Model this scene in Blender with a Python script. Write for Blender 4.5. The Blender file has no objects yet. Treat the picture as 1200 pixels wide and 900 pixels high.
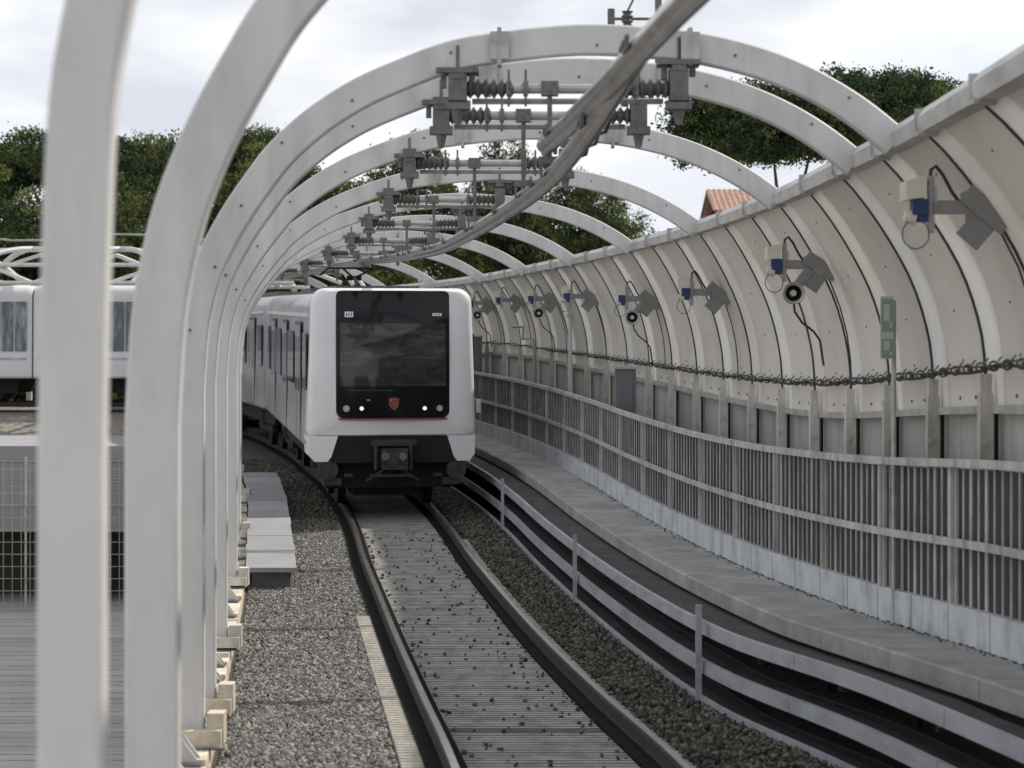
import bpy, math, random
import numpy as np
from mathutils import Vector, Matrix
random.seed(7); rng = np.random.default_rng(11)
R = math.radians
S = bpy.context.scene
ZC = 6.55                    # camera height above the low ground (m)

# ------------------------------------------------------------------ camera, sky, sun, exposure
cam_d = bpy.data.cameras.new('camera'); cam = bpy.data.objects.new('camera', cam_d)
S.collection.objects.link(cam); S.camera = cam
cam.location = (0, 0, ZC); cam.rotation_euler = (R(90), 0, 0)
cam_d.sensor_width = 36; cam_d.lens = 75; cam_d.shift_y = -50/1200
cam_d.clip_start = .1; cam_d.clip_end = 3000
cam_d.dof.use_dof = True; cam_d.dof.focus_distance = 27; cam_d.dof.aperture_fstop = 2.8

SUN_EL, SUN_AZ = R(46), R(52)      # azimuth measured from +Y towards +X
W = bpy.data.worlds.new('World'); S.world = W; W.use_nodes = True
nt = W.node_tree; N = nt.nodes; L = nt.links; N.clear()
sky = N.new('ShaderNodeTexSky'); sky.sky_type = 'NISHITA'; sky.sun_disc = False
sky.sun_elevation = SUN_EL; sky.sun_rotation = SUN_AZ
sky.air_density = 1.0; sky.dust_density = 2.5
tc = N.new('ShaderNodeTexCoord'); mp = N.new('ShaderNodeMapping')
mp.inputs['Scale'].default_value = (1, 1, 2.6); mp.inputs['Location'].default_value = (.35, .1, .22)
nz = N.new('ShaderNodeTexNoise'); nz.inputs['Scale'].default_value = 4.2; nz.inputs['Detail'].default_value = 7
nz.inputs['Roughness'].default_value = .52
rp = N.new('ShaderNodeValToRGB'); rp.color_ramp.elements[0].position = .33; rp.color_ramp.elements[1].position = .56
nz2 = N.new('ShaderNodeTexNoise'); nz2.inputs['Scale'].default_value = 9; nz2.inputs['Detail'].default_value = 5
rp2 = N.new('ShaderNodeValToRGB')
rp2.color_ramp.elements[0].position = .32; rp2.color_ramp.elements[0].color = (6.2, 6.5, 7.2, 1)
rp2.color_ramp.elements[1].position = .62; rp2.color_ramp.elements[1].color = (9.2, 9.25, 9.35, 1)
vs = N.new('ShaderNodeMixRGB'); vs.inputs['Color2'].default_value = (7.3, 7.8, 8.9, 1); vs.inputs['Fac'].default_value = .75
mx = N.new('ShaderNodeMixRGB'); bg = N.new('ShaderNodeBackground'); bg.inputs['Strength'].default_value = .095
out = N.new('ShaderNodeOutputWorld')
L.new(tc.outputs['Generated'], mp.inputs['Vector']); L.new(mp.outputs[0], nz.inputs['Vector']); L.new(mp.outputs[0], nz2.inputs['Vector'])
L.new(nz.outputs['Fac'], rp.inputs[0]); L.new(nz2.outputs['Fac'], rp2.inputs[0])
L.new(sky.outputs[0], vs.inputs['Color1']); L.new(vs.outputs[0], mx.inputs['Color1']); L.new(rp2.outputs[0], mx.inputs['Color2'])
L.new(rp.outputs[0], mx.inputs['Fac']); L.new(mx.outputs[0], bg.inputs['Color']); L.new(bg.outputs[0], out.inputs['Surface'])

sd = bpy.data.lights.new('sun', 'SUN'); sd.energy = 3.6; sd.angle = R(1.2); sd.color = (1, .93, .82)
so = bpy.data.objects.new('sun', sd); S.collection.objects.link(so)
sv = Vector((math.cos(SUN_EL)*math.sin(SUN_AZ), math.cos(SUN_EL)*math.cos(SUN_AZ), math.sin(SUN_EL)))
so.rotation_euler = sv.to_track_quat('Z', 'Y').to_euler(); so.location = (20, 20, 40)
V = S.view_settings; V.view_transform = 'Standard'; V.look = 'None'; V.exposure = .32; V.gamma = 1; V.use_curve_mapping = False

# ------------------------------------------------------------------ materials
def mat(name, col, rough=.7, metal=0, var=.12, scale=3, bump=0, bscale=40, stain=None, stain_amt=.5, sscale=(1, 1, 1), spec=.4, trans=0, orand=0):
    m = bpy.data.materials.new(name); m.use_nodes = True; n = m.node_tree.nodes; l = m.node_tree.links
    b = n['Principled BSDF']; b.inputs['Roughness'].default_value = rough; b.inputs['Metallic'].default_value = metal
    b.inputs['Specular IOR Level'].default_value = spec
    t = n.new('ShaderNodeTexCoord')
    z = n.new('ShaderNodeTexNoise'); z.inputs['Scale'].default_value = scale; z.inputs['Detail'].default_value = 6; z.inputs['Roughness'].default_value = .6
    l.new(t.outputs['Object'], z.inputs['Vector'])
    r = n.new('ShaderNodeValToRGB'); e = r.color_ramp.elements
    e[0].position = .3; e[1].position = .7
    e[0].color = tuple(c*(1-var) for c in col)+(1,); e[1].color = tuple(min(1, c*(1+var)) for c in col)+(1,)
    l.new(z.outputs['Fac'], r.inputs[0]); last = r.outputs[0]
    if stain:
        mpp = n.new('ShaderNodeMapping'); mpp.inputs['Scale'].default_value = sscale; l.new(t.outputs['Object'], mpp.inputs[0])
        z2 = n.new('ShaderNodeTexNoise'); z2.inputs['Scale'].default_value = 1; z2.inputs['Detail'].default_value = 8; z2.inputs['Roughness'].default_value = .65
        l.new(mpp.outputs[0], z2.inputs['Vector'])
        r2 = n.new('ShaderNodeValToRGB'); r2.color_ramp.elements[0].position = .47; r2.color_ramp.elements[1].position = .68
        r2.color_ramp.elements[1].color = (stain_amt,)*3+(1,)
        l.new(z2.outputs['Fac'], r2.inputs[0])
        mm = n.new('ShaderNodeMixRGB'); mm.inputs['Color2'].default_value = tuple(stain)+(1,)
        l.new(r2.outputs[0], mm.inputs['Fac']); l.new(last, mm.inputs['Color1']); last = mm.outputs[0]
    if orand:
        oi = n.new('ShaderNodeObjectInfo'); mr = n.new('ShaderNodeMapRange'); mr.inputs['To Min'].default_value = 1-orand; mr.inputs['To Max'].default_value = 1.0
        l.new(oi.outputs['Random'], mr.inputs['Value'])
        hv = n.new('ShaderNodeHueSaturation'); l.new(mr.outputs[0], hv.inputs['Value']); l.new(last, hv.inputs['Color']); last = hv.outputs[0]
    l.new(last, b.inputs['Base Color'])
    if bump:
        z3 = n.new('ShaderNodeTexNoise'); z3.inputs['Scale'].default_value = bscale; z3.inputs['Detail'].default_value = 4
        l.new(t.outputs['Object'], z3.inputs['Vector'])
        bp = n.new('ShaderNodeBump'); bp.inputs['Strength'].default_value = bump; bp.inputs['Distance'].default_value = .02
        l.new(z3.outputs['Fac'], bp.inputs['Height']); l.new(bp.outputs[0], b.inputs['Normal'])
    if trans:
        tr = n.new('ShaderNodeBsdfTranslucent'); l.new(last, tr.inputs['Color'])
        ms = n.new('ShaderNodeMixShader'); ms.inputs[0].default_value = trans
        l.new(b.outputs[0], ms.inputs[1]); l.new(tr.outputs[0], ms.inputs[2]); l.new(ms.outputs[0], n['Material Output'].inputs['Surface'])
    return m
def emit(name, col, st):
    m = bpy.data.materials.new(name); m.use_nodes = True; b = m.node_tree.nodes['Principled BSDF']
    b.inputs['Base Color'].default_value = tuple(col)+(1,); b.inputs['Emission Color'].default_value = tuple(col)+(1,); b.inputs['Emission Strength'].default_value = st
    return m
M = {}
M['white'] = mat('white_paint', (.58, .575, .565), .5, var=.06, scale=1.5, stain=(.33, .315, .29), stain_amt=.42, sscale=(3.5, 2.5, .7), spec=.25, orand=.08)
M['galv'] = mat('galvanised_steel', (.42, .42, .41), .55, .35, var=.2, scale=6, stain=(.22, .19, .16), stain_amt=.6, sscale=(4, 2, 4))
M['beam'] = mat('grey_painted_beam', (.50, .495, .48), .55, .15, var=.12, scale=4, stain=(.26, .23, .2), stain_amt=.6, sscale=(3, 1.5, 5))
M['galvd'] = mat('weathered_fitting_steel', (.15, .15, .15), .6, .3, var=.3, scale=14, stain=(.1, .085, .07), stain_amt=.6, sscale=(9, 9, 9))
M['galvf'] = mat('railing_steel', (.50, .495, .475), .55, .35, var=.25, scale=4, stain=(.17, .14, .11), stain_amt=.6, sscale=(5, 5, 1.2))
M['dirty'] = mat('dirty_insulator', (.11, .105, .10), .5, 0, var=.3, scale=18)
M['alu'] = mat('aluminium_rail', (.35, .33, .30), .22, .95, var=.2, scale=5, stain=(.12, .1, .085), stain_amt=.75, sscale=(3, 1.5, 9))
M['beige'] = mat('beige_panel', (.70, .67, .615), .75, var=.05, scale=1.2, stain=(.52, .47, .40), stain_amt=.5, sscale=(1.6, .9, .45), trans=.12, orand=.16)
M['clear'] = mat('frosted_panel', (.82, .82, .81), .45, var=.05, scale=2, stain=(.75, .66, .54), stain_amt=.5, sscale=(1.2, 1.2, .5), trans=.3, orand=.14)
M['black'] = mat('black_rubber', (.02, .02, .021), .7, var=.2)
M['railshade'] = mat('rail_shadow_black', (.012, .011, .011), .95, var=.4, scale=8, spec=.05)
M['cable'] = mat('black_cable', (.03, .03, .03), .55, var=.2)
M['lowpan'] = mat('grey_lower_panel', (.44, .435, .41), .75, var=.08, scale=2, stain=(.24, .22, .19), stain_amt=.6, sscale=(3, 3, 1), orand=.25)
M['postw'] = mat('pale_post', (.66, .64, .58), .65, var=.08, scale=4, stain=(.3, .24, .18), stain_amt=.6, sscale=(6, 6, 1.5), orand=.25)
M['shadeback'] = mat('shade_backing_sheet', (.05, .052, .054), .6, .2, var=.3, scale=3, stain=(.06, .055, .045), stain_amt=.8, sscale=(4, 4, .7))
M['plinth'] = mat('pale_concrete_plinth', (.50, .51, .53), .85, var=.12, scale=3, bump=.3, stain=(.2, .205, .21), stain_amt=.6, sscale=(3.5, 3.5, 2.2))
M['walk'] = mat('walkway_concrete', (.30, .30, .285), .9, var=.2, scale=2.5, bump=.35, stain=(.18, .18, .165), stain_amt=.75, sscale=(2.2, 1.1, 2))
M['tray'] = mat('tray_metal', (.36, .36, .39), .6, .15, var=.12, scale=3, stain=(.2, .19, .2), stain_amt=.6, sscale=(3, 1, 6))
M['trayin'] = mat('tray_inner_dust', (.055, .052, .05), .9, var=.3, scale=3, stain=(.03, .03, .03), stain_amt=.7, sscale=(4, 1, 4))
M['slab'] = mat('track_slab_concrete', (.31, .30, .275), .92, var=.18, scale=5, bump=.5, bscale=60, stain=(.11, .105, .1), stain_amt=.7, sscale=(5, 2.5, 5))
M['groove'] = mat('slab_groove_dirt', (.11, .105, .095), .95, var=.3, scale=6)
M['slabe'] = mat('slab_shoulder_concrete', (.36, .335, .29), .92, var=.18, scale=5, bump=.5, bscale=60, stain=(.18, .165, .14), stain_amt=.7, sscale=(6, 2, 5))
M['curb'] = mat('parapet_concrete', (.56, .50, .40), .85, var=.12, scale=4, bump=.4, stain=(.32, .27, .2), stain_amt=.7, sscale=(4, 2, 4))
M['rail'] = mat('rusty_rail', (.035, .028, .024), .85, .0, var=.3, scale=9)
M['railtop'] = mat('polished_rail', (.5, .49, .47), .25, .95, var=.1, scale=4)
M['ballbed'] = mat('ballast_bed', (.055, .052, .05), .95, var=.35, scale=25, bump=.8, bscale=30)  # bed toned near-black to carry the shadow beside the train
M['board'] = mat('grey_board', (.25, .25, .255), .8, var=.12, scale=2, stain=(.22, .22, .22), stain_amt=.6, sscale=(1, 8, 1), orand=.25)
M['deck'] = mat('viaduct_concrete', (.34, .33, .31), .9, var=.12, scale=1.5, bump=.3)
M['bodyw'] = mat('train_white', (.67, .675, .68), .28, 0, var=.02, scale=2, spec=.5, stain=(.55, .54, .52), stain_amt=.3, sscale=(1, 1, 2))
M['bodys'] = mat('train_silver', (.36, .365, .375), .28, .3, var=.1, scale=2, stain=(.15, .15, .155), stain_amt=.7, sscale=(.4, 3, .35))
M['glass'] = mat('windscreen_glass', (.005, .006, .008), .08, 0, var=.1, spec=.28)
M['glass2'] = mat('side_glass', (.03, .036, .042), .08, 0, var=.2, spec=.7)
M['under'] = mat('underframe', (.009, .009, .009), .8, var=.3, scale=8)
M['underg'] = mat('coupler_grey', (.05, .048, .045), .6, .4, var=.4, scale=12)
M['roofd'] = mat('roof_grey', (.12, .12, .12), .7, var=.25, scale=5)
M['red'] = mat('red_trim', (.30, .05, .07), .5, var=.05)
M['glass3'] = mat('painted_reflection_glass', (.05, .06, .07), .1, 0, var=.3, scale=1.5, stain=(.36, .40, .45), stain_amt=.9, sscale=(3.5, 1, .8), spec=.7)  # pale blue streaks paint reflections onto the panes
M['crest'] = mat('crest_red', (.20, .05, .04), .5, var=.2, scale=30)
M['gold'] = mat('crest_yellow', (.35, .22, .06), .5, var=.1)
M['lens'] = emit('headlight_lens', (1, .98, .93), .45)
M['lensoff'] = mat('lamp_lens', (.42, .40, .38), .3, var=.1)
M['led'] = emit('display_face', (.62, .65, .68), .12)
M['blue'] = mat('blue_plastic', (.025, .045, .13), .5, var=.1)
M['cream'] = mat('cream_lamp', (.66, .65, .55), .5, var=.1, trans=.2)
M['greyp'] = mat('grey_powdercoat', (.24, .24, .235), .6, .2, var=.12, scale=6)
M['green'] = mat('sign_green', (.22, .29, .25), .5, var=.05)
M['signw'] = mat('sign_white', (.42, .46, .42), .6, var=.05)
M['cab'] = mat('cabinet_grey', (.15, .155, .17), .6, .1, var=.12)
M['tile'] = mat('roof_tile', (.30, .18, .14), .85, var=.3, scale=5)
M['wall'] = mat('house_wall', (.5, .42, .32), .9, var=.1)
M['conc'] = mat('embankment_concrete', (.27, .27, .28), .9, var=.12, scale=.8, bump=.3, stain=(.26, .26, .28), stain_amt=.6, sscale=(.3, 1, 2.5))
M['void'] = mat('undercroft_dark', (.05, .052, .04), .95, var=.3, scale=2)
M['mesh'] = mat('wire_mesh', (.38, .38, .33), .5, .5, var=.1)
M['trunk'] = mat('bark', (.09, .06, .045), .95, var=.3, scale=6, bump=.6, bscale=15)
M['leafA'] = mat('foliage_mid', (.085, .11, .035), .85, var=.5, scale=.9, spec=.15, trans=.22)
M['leafB'] = mat('foliage_dark', (.03, .05, .023), .88, var=.5, scale=.9, spec=.15, trans=.15)
M['leafC'] = mat('foliage_pale', (.14, .155, .055), .85, var=.5, scale=.9, spec=.15, trans=.25)

# gravel with many stone tones
m = bpy.data.materials.new('gravel_stone'); m.use_nodes = True; n = m.node_tree.nodes; l = m.node_tree.links
g = n.new('ShaderNodeNewGeometry'); r = n.new('ShaderNodeValToRGB')
r.color_ramp.elements[0].color = (.07, .068, .065, 1); r.color_ramp.elements[1].color = (.31, .30, .275, 1)
e = r.color_ramp.elements.new(.5); e.color = (.115, .11, .102, 1)
l.new(g.outputs['Random Per Island'], r.inputs[0]); l.new(r.outputs[0], n['Principled BSDF'].inputs['Base Color'])
n['Principled BSDF'].inputs['Roughness'].default_value = .9; M['stone'] = m
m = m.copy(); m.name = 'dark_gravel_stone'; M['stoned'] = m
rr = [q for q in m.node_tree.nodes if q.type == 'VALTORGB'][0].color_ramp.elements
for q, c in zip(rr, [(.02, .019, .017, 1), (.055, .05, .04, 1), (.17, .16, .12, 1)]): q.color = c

# ------------------------------------------------------------------ helpers
def hermite(tab):
    xs = [a for a, b in tab]; ys = [b for a, b in tab]; n = len(xs)
    ms = [(ys[min(i+1, n-1)]-ys[max(i-1, 0)])/(xs[min(i+1, n-1)]-xs[max(i-1, 0)]) for i in range(n)]
    def f(d):
        if d <= xs[0]: return ys[0]+ms[0]*(d-xs[0])
        if d >= xs[-1]: return ys[-1]+ms[-1]*(d-xs[-1])
        i = 0
        while xs[i+1] < d: i += 1
        h = xs[i+1]-xs[i]; t = (d-xs[i])/h
        return (2*t**3-3*t*t+1)*ys[i]+(t**3-2*t*t+t)*h*ms[i]+(-2*t**3+3*t*t)*ys[i+1]+(t**3-t*t)*h*ms[i+1]
    return f
class MB:
    def __init__(s): s.v = []; s.f = []; s.mi = []; s.m = 0
    def add(s, vs, fs):
        o = len(s.v); s.v += [tuple(p) for p in vs]; s.f += [tuple(o+i for i in q) for q in fs]; s.mi += [s.m]*len(fs)
    def box(s, c, size, rot=None):
        x, y, z = [q/2 for q in size]
        vs = [Vector(p) for p in ((-x,-y,-z),(x,-y,-z),(x,y,-z),(-x,y,-z),(-x,-y,z),(x,-y,z),(x,y,z),(-x,y,z))]
        if rot is not None: vs = [rot @ p for p in vs]
        vs = [p+Vector(c) for p in vs]
        s.add(vs, [(0,3,2,1),(4,5,6,7),(0,1,5,4),(1,2,6,5),(2,3,7,6),(3,0,4,7)])
    def tube(s, pts, r, n=8, cap=True):
        pts = [Vector(p) for p in pts]; rs = r if isinstance(r, (list, tuple)) else [r]*len(pts)
        rings = []; up = None
        for i, p in enumerate(pts):
            t = (pts[min(i+1, len(pts)-1)]-pts[max(i-1, 0)]).normalized()
            if up is None: up = Vector((0, 0, 1)) if abs(t.z) < .9 else Vector((1, 0, 0))
            a = t.cross(up).normalized(); b = a.cross(t).normalized(); up = b
            rings.append([p+a*rs[i]*math.cos(2*math.pi*k/n)+b*rs[i]*math.sin(2*math.pi*k/n) for k in range(n)])
        s.loft(rings, cap)
    def loft(s, rings, cap=True, closed=True):
        n = len(rings[0]); vs = [p for q in rings for p in q]; fs = []
        for i in range(len(rings)-1):
            for k in range(n if closed else n-1):
                a = i*n+k; b = i*n+(k+1) % n; fs.append((a, b, b+n, a+n))
        if cap and closed: fs.append(tuple(range(n-1, -1, -1))); fs.append(tuple((len(rings)-1)*n+k for k in range(n)))
        s.add(vs, fs)
    def bar(s, a, b, w, h=None):
        a, b = Vector(a), Vector(b); d = b-a
        s.box((a+b)/2, (w, h or w, d.length), d.to_track_quat('Z', 'Y').to_matrix())
    def xf(s, mtx): s.v = [tuple(mtx @ Vector(p)) for p in s.v]; return s
def wloc(o):
    p = Vector((0, 0, 0))
    while o: p += o.location; o = o.parent
    return p
def obj(name, mb, material, parent=None, smooth=False, kind=None):
    me = bpy.data.meshes.new(name); base = wloc(parent) if parent else Vector((0, 0, 0))
    me.from_pydata([(p[0]-base.x, p[1]-base.y, p[2]-base.z) for p in mb.v], [], mb.f)
    for mm in (material if isinstance(material, (list, tuple)) else [material]): me.materials.append(M[mm])
    if isinstance(material, (list, tuple)): me.polygons.foreach_set('material_index', mb.mi)
    me.update()
    o = bpy.data.objects.new(name, me); S.collection.objects.link(o)
    if parent: o.parent = parent
    if smooth:
        me.polygons.foreach_set('use_smooth', [True]*len(me.polygons)); me.set_sharp_from_angle(angle=R(35))
    if kind: o['kind'] = kind
    return o
def tag(o, label, cat, group=None, kind=None):
    o['label'] = label; o['category'] = cat
    if group: o['group'] = group
    if kind: o['kind'] = kind
    return o
def thing(name, loc, label, cat, group=None):
    o = bpy.data.objects.new(name, None); S.collection.objects.link(o); o.location = loc; o.empty_display_size = .3
    return tag(o, label, cat, group)
def frange(a, b, st):
    n = max(1, int(round((b-a)/st))); return [a+(b-a)*i/n for i in range(n+1)]

# plan and level curves (metres from the camera, x right, y away)
TX = hermite([(-6,1.85),(2,1.35),(6,1.05),(10,.72),(14,.37),(18,-.02),(22,-.44),(26,-.88),(30,-1.35),(34,-1.78),(38,-2.30),(42,-2.93),(46,-3.66),(50,-4.4),(54,-5.25),(58,-6.2),(64,-7.9),(72,-10.8),(82,-15.5)])
_tz = hermite([(-6,-2.5),(4,-2.62),(10,-2.7),(14,-2.77),(18,-2.94),(22,-3.04),(26,-3.05),(30,-2.98),(34,-2.89),(38,-2.8),(44,-2.68),(50,-2.6),(60,-2.5),(82,-2.4)])
TZ = lambda d: _tz(d)+ZC
PX = hermite([(4,2.5),(8,2.62),(11.2,2.7),(15.1,2.78),(18,2.77),(21.9,2.7),(27.2,2.38),(33,1.78),(38,1.12),(44,.2),(50,-.9),(58,-3.0),(66,-5.8),(74,-9.2),(82,-13)])
WO = hermite([(4,1.6),(10,1.1),(13,.86),(17,.8),(27,.7),(45,.62),(80,.6)])          # how far the barrier foot sits outside its top
WB = hermite([(4,-.35),(14.6,-.46),(17,-.54),(23,-.78),(28,-.78),(34,-.65),(40,-.5),(48,-.3),(82,-.1)])
LX = hermite([(2,-.9),(5.4,-1.22),(8.6,-1.62),(15.1,-2.36),(17,-2.55),(21,-3.0),(27,-3.62),(33,-4.33),(38,-4.95),(44,-5.85),(50,-7.0),(58,-8.9),(66,-11.6),(74,-15),(82,-19)])
RT = hermite([(4,1.15),(8,.85),(11.8,.5),(14.8,.28),(17.5,.05),(19.5,0),(21,0),(90,0)])     # trays drift outward towards the camera
RW = hermite([(4,.8),(8,.62),(12.6,.36),(14.5,.18),(17.5,.02),(19,0),(90,0)])
def sweep(mb, prof, X, Z, ds):
    mb.loft([[Vector((X(d)+a, d, Z(d)+b)) for a, b in prof] for d in ds])
def rect(x0, x1, z0, z1): return [(x0, z0), (x1, z0), (x1, z1), (x0, z1)]
SC = lambda y: y

# ------------------------------------------------------------------ ground, deck, track bed
mb = MB(); mb.add([(-900,-60,0),(900,-60,0),(900,1800,0),(-900,1800,0)], [(0,1,2,3)])
M['ground'] = mat('paved_ground', (.36, .335, .315), .95, var=.14, scale=.4, bump=.3, stain=(.2, .195, .18), stain_amt=.7, sscale=(.05, .9, 1))
obj('ground', mb, 'ground', kind='structure')
ds = frange(-5, 82, .5)
mb = MB()
mb.loft([[Vector((LX(d)-.25, d, TZ(d)-1.3)), Vector((TX(d)+4.6, d, TZ(d)-1.3)), Vector((TX(d)+4.6, d, TZ(d)-.42)), Vector((LX(d)-.25, d, TZ(d)-.42))] for d in ds])
obj('viaduct_deck', mb, 'deck', kind='structure')
for k, d in enumerate((14, 40, 64)):
    mb = MB(); mb.box((TX(d)+.4, d, 2.6/2), (3.4, 1.5, TZ(d)-1.3)); mb.v = [(x, y, z+(TZ(d)-1.3-2.6)/2) for x, y, z in mb.v]
    tag(obj('viaduct_pier', mb, 'deck'), ['concrete pier under the near viaduct deck', 'concrete pier under the viaduct below the train', 'concrete pier under the far end of the viaduct'][k], 'pier', 'piers under the viaduct')
mb = MB()                                                            # ballast bed either side of the slab
mb.loft([[Vector((LX(d)+.2, d, TZ(d)-.2)), Vector((TX(d)-.83, d, TZ(d)-.195)), Vector((TX(d)-.83, d, TZ(d)-.4)), Vector((LX(d)+.2, d, TZ(d)-.4))] for d in ds])
mb.loft([[Vector((TX(d)+.83, d, TZ(d)-.2)), Vector((TX(d)+3.0, d, TZ(d)-.16)), Vector((TX(d)+3.0, d, TZ(d)-.4)), Vector((TX(d)+.83, d, TZ(d)-.4))] for d in ds])
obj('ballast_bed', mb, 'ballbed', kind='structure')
mb = MB(); rows = []                                             # slab with cross grooves
U5 = (-.60, -.3, 0, .3, .60); d = 4.0; kk = 0
def srow(q, z): return [(TX(q)+u, q, TZ(q)+z) for u in U5]
while d < 45:
    w = .088+.01*math.sin(kk*1.7); w = .03 if kk in (97, 98) else w; a = [srow(d, -.165), srow(d+w, -.165), srow(d+w+.004, -.190), srow(d+.126, -.190), srow(d+.13, -.165)]
    mb.m = 0; mb.loft(a[0:2], False, False); mb.m = 1; mb.loft(a[1:5], False, False); d += .13; kk += 1
mb.m = 0
sweep(mb, rect(-.84, .84, -.4, -.191), TX, TZ, frange(3, 80, .5))
obj('track_slab', mb, ['slab', 'groove'], kind='structure')
mb = MB()
for sgn in (-1, 1):
    rows = []; i = 0; d = 4.0
    while d < (25 if sgn < 0 else 33):
        up = (i % 4) in (0, 1); x = TX(d)
        rows.append([Vector((x+sgn*u, d, TZ(d)-.15-(0 if up else .02)-(0 if u < 1.1 else .0))) for u in (.86, 1.06 if sgn < 0 else .98)]+[Vector((x+sgn*(1.07 if sgn < 0 else .99), d, TZ(d)-.3))])
        d += .05 if (i % 2) == 0 else .02; i += 1
    mb.loft(rows, False, False)
obj('slab_shoulder', mb, 'slabe', kind='structure')

def stones(name, n, area, size, zoff, material, embed=.3, dr=(6, 36), xw=lambda d: 0):
    """scatter n small stones; area(d, t) -> x"""
    dd = rng.uniform(0, 1, n); dd = dr[0]+(dr[1]-dr[0])*dd**1.15; t = rng.uniform(0, 1, n)
    base = np.array([[1,0,0],[-1,0,0],[0,1,0],[0,-1,0],[0,0,1],[0,0,-1]], float)
    # cube-like stones: eight jittered corners
    base = np.array([[a,b,c] for a in (-1,1) for b in (-1,1) for c in (-1,1)], float)*.62
    fq = np.array([[0,1,3,2],[4,6,7,5],[0,4,5,1],[2,3,7,6],[0,2,6,4],[1,5,7,3]])
    cx = np.array([area(a, b) for a, b in zip(dd, t)]); cz = np.array([TZ(a) for a in dd])+zoff+rng.uniform(-.3, .5, n)*size
    sc = size*rng.uniform(.5, 1.25, n)
    vv = base[None]+rng.uniform(-.33, .33, (n, 8, 3)); vv = vv*sc[:, None, None]*np.array([1, 1, .7])
    q = rng.normal(size=(n, 4)); q /= np.linalg.norm(q, axis=1)[:, None]; w, x, y, z = q.T
    Rm = np.stack([1-2*(y*y+z*z),2*(x*y-z*w),2*(x*z+y*w),2*(x*y+z*w),1-2*(x*x+z*z),2*(y*z-x*w),2*(x*z-y*w),2*(y*z+x*w),1-2*(x*x+y*y)], 1).reshape(n, 3, 3)
    vv = np.einsum('nij,nkj->nki', Rm, vv)+np.stack([cx, dd, cz], 1)[:, None]
    me = bpy.data.meshes.new(name); me.vertices.add(n*8); me.vertices.foreach_set('co', vv.reshape(-1))
    ff = (fq[None]+np.arange(n)[:, None, None]*8).reshape(-1)
    me.loops.add(n*24); me.loops.foreach_set('vertex_index', ff); me.polygons.add(n*6); me.polygons.foreach_set('loop_start', np.arange(n*6)*4)
    me.update(calc_edges=True); me.validate(); me.materials.append(M[material])
    o = bpy.data.objects.new(name, me); S.collection.objects.link(o); return o
gx = lambda d, t: (LX(d)+.28)*(1-t)+(TX(d)-1.09+.2*max(0, min(1, (d-17)/5)))*t
tag(stones('gravel', 56000, gx, .021, -.185, 'stone', dr=(10, 36)), 'pale loose gravel between the left parapet and the slab', 'gravel', kind='stuff')
gx4 = lambda d, t: (LX(d)+.28)*(1-t)+(TX(d)-.88)*t
tag(stones('shadow_gravel', 12000, gx4, .03, -.185, 'stoned', dr=(34.5, 50)), 'gravel beside the train, darkened to stand for its shadow', 'gravel', kind='stuff')  # dark stones put the train-side shadow into the gravel colour
gx2 = lambda d, t: TX(d)+.97+(.78+RT(d))*t
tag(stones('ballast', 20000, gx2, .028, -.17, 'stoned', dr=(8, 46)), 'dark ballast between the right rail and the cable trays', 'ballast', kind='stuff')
gx3 = lambda d, t: TX(d)+.58*(1 if t > .5 else -1)*(1-(abs(2*t-1))**(1 if int(t*997) % 3 == 0 else 2.6))
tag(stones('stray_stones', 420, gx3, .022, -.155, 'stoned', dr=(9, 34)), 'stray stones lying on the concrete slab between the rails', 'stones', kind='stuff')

# rails
RP = [(-.07,-.165),(.07,-.165),(.07,-.15),(.012,-.13),(.012,-.045),(.036,-.03),(.036,-.008),(.03,0),(-.03,0),(-.036,-.008),(-.036,-.03),(-.012,-.045),(-.012,-.13),(-.07,-.15)]
for sgn, lab in ((-1, 'left running rail, its worn head catching the light'), (1, 'right running rail beside the dark ballast')):
    root = thing('rail', (TX(20)+sgn*.7525, 20, TZ(20)), lab, 'rail', 'running rails of the near track')
    mb = MB(); rr_ = frange(3, 80, .4)
    sweep(mb, [(a+sgn*.7525, b) for a, b in RP], TX, TZ, rr_); obj('rail_profile', mb, 'rail', root)
    mb = MB(); sweep(mb, rect(sgn*.7525-.026, sgn*.7525+.026, .0006, .003), TX, TZ, rr_); obj('running_surface', mb, 'railtop', root)
    # long strip under the rail, widened and blackened to paint its shadow
    mb = MB(); sweep(mb, rect(sgn*.7525-.15, sgn*.7525+.13, -.2, -.135), TX, TZ, rr_); obj('rail_shadow_strip', mb, 'railshade', root)

# ------------------------------------------------------------------ left parapet
mb = MB()
mb.loft([[Vector((LX(d)-.28, d, TZ(d)-1.0)), Vector((LX(d)+.24, d, TZ(d)-.4)), Vector((LX(d)+.22, d, TZ(d)-.06)), Vector((LX(d)-.28, d, TZ(d)-.06))] for d in ds])
pb = tag(obj('parapet', mb, 'curb'), 'sunlit cream concrete parapet ledge carrying the arch feet on the left', 'parapet')
for d in frange(11, 60, 1.62):
    mb = MB(); mb.box((LX(d)+.0, d, TZ(d)-.04), (.44, .05, .05)); obj('joint_rib', mb, 'curb', pb)
d = 11.4; k = 0
proto = None; nb = 0
spots = [11.6, 13.3, 14.3, 16.0, 17.9, 19.0, 20.1, 22.6, 24.1, 25.5, 28.3, 29.8, 31.4, 34.2, 36.0]
names = ['nearest of the small pale brackets on the left parapet', 'second small pale bracket from the camera on the left parapet']
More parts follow.
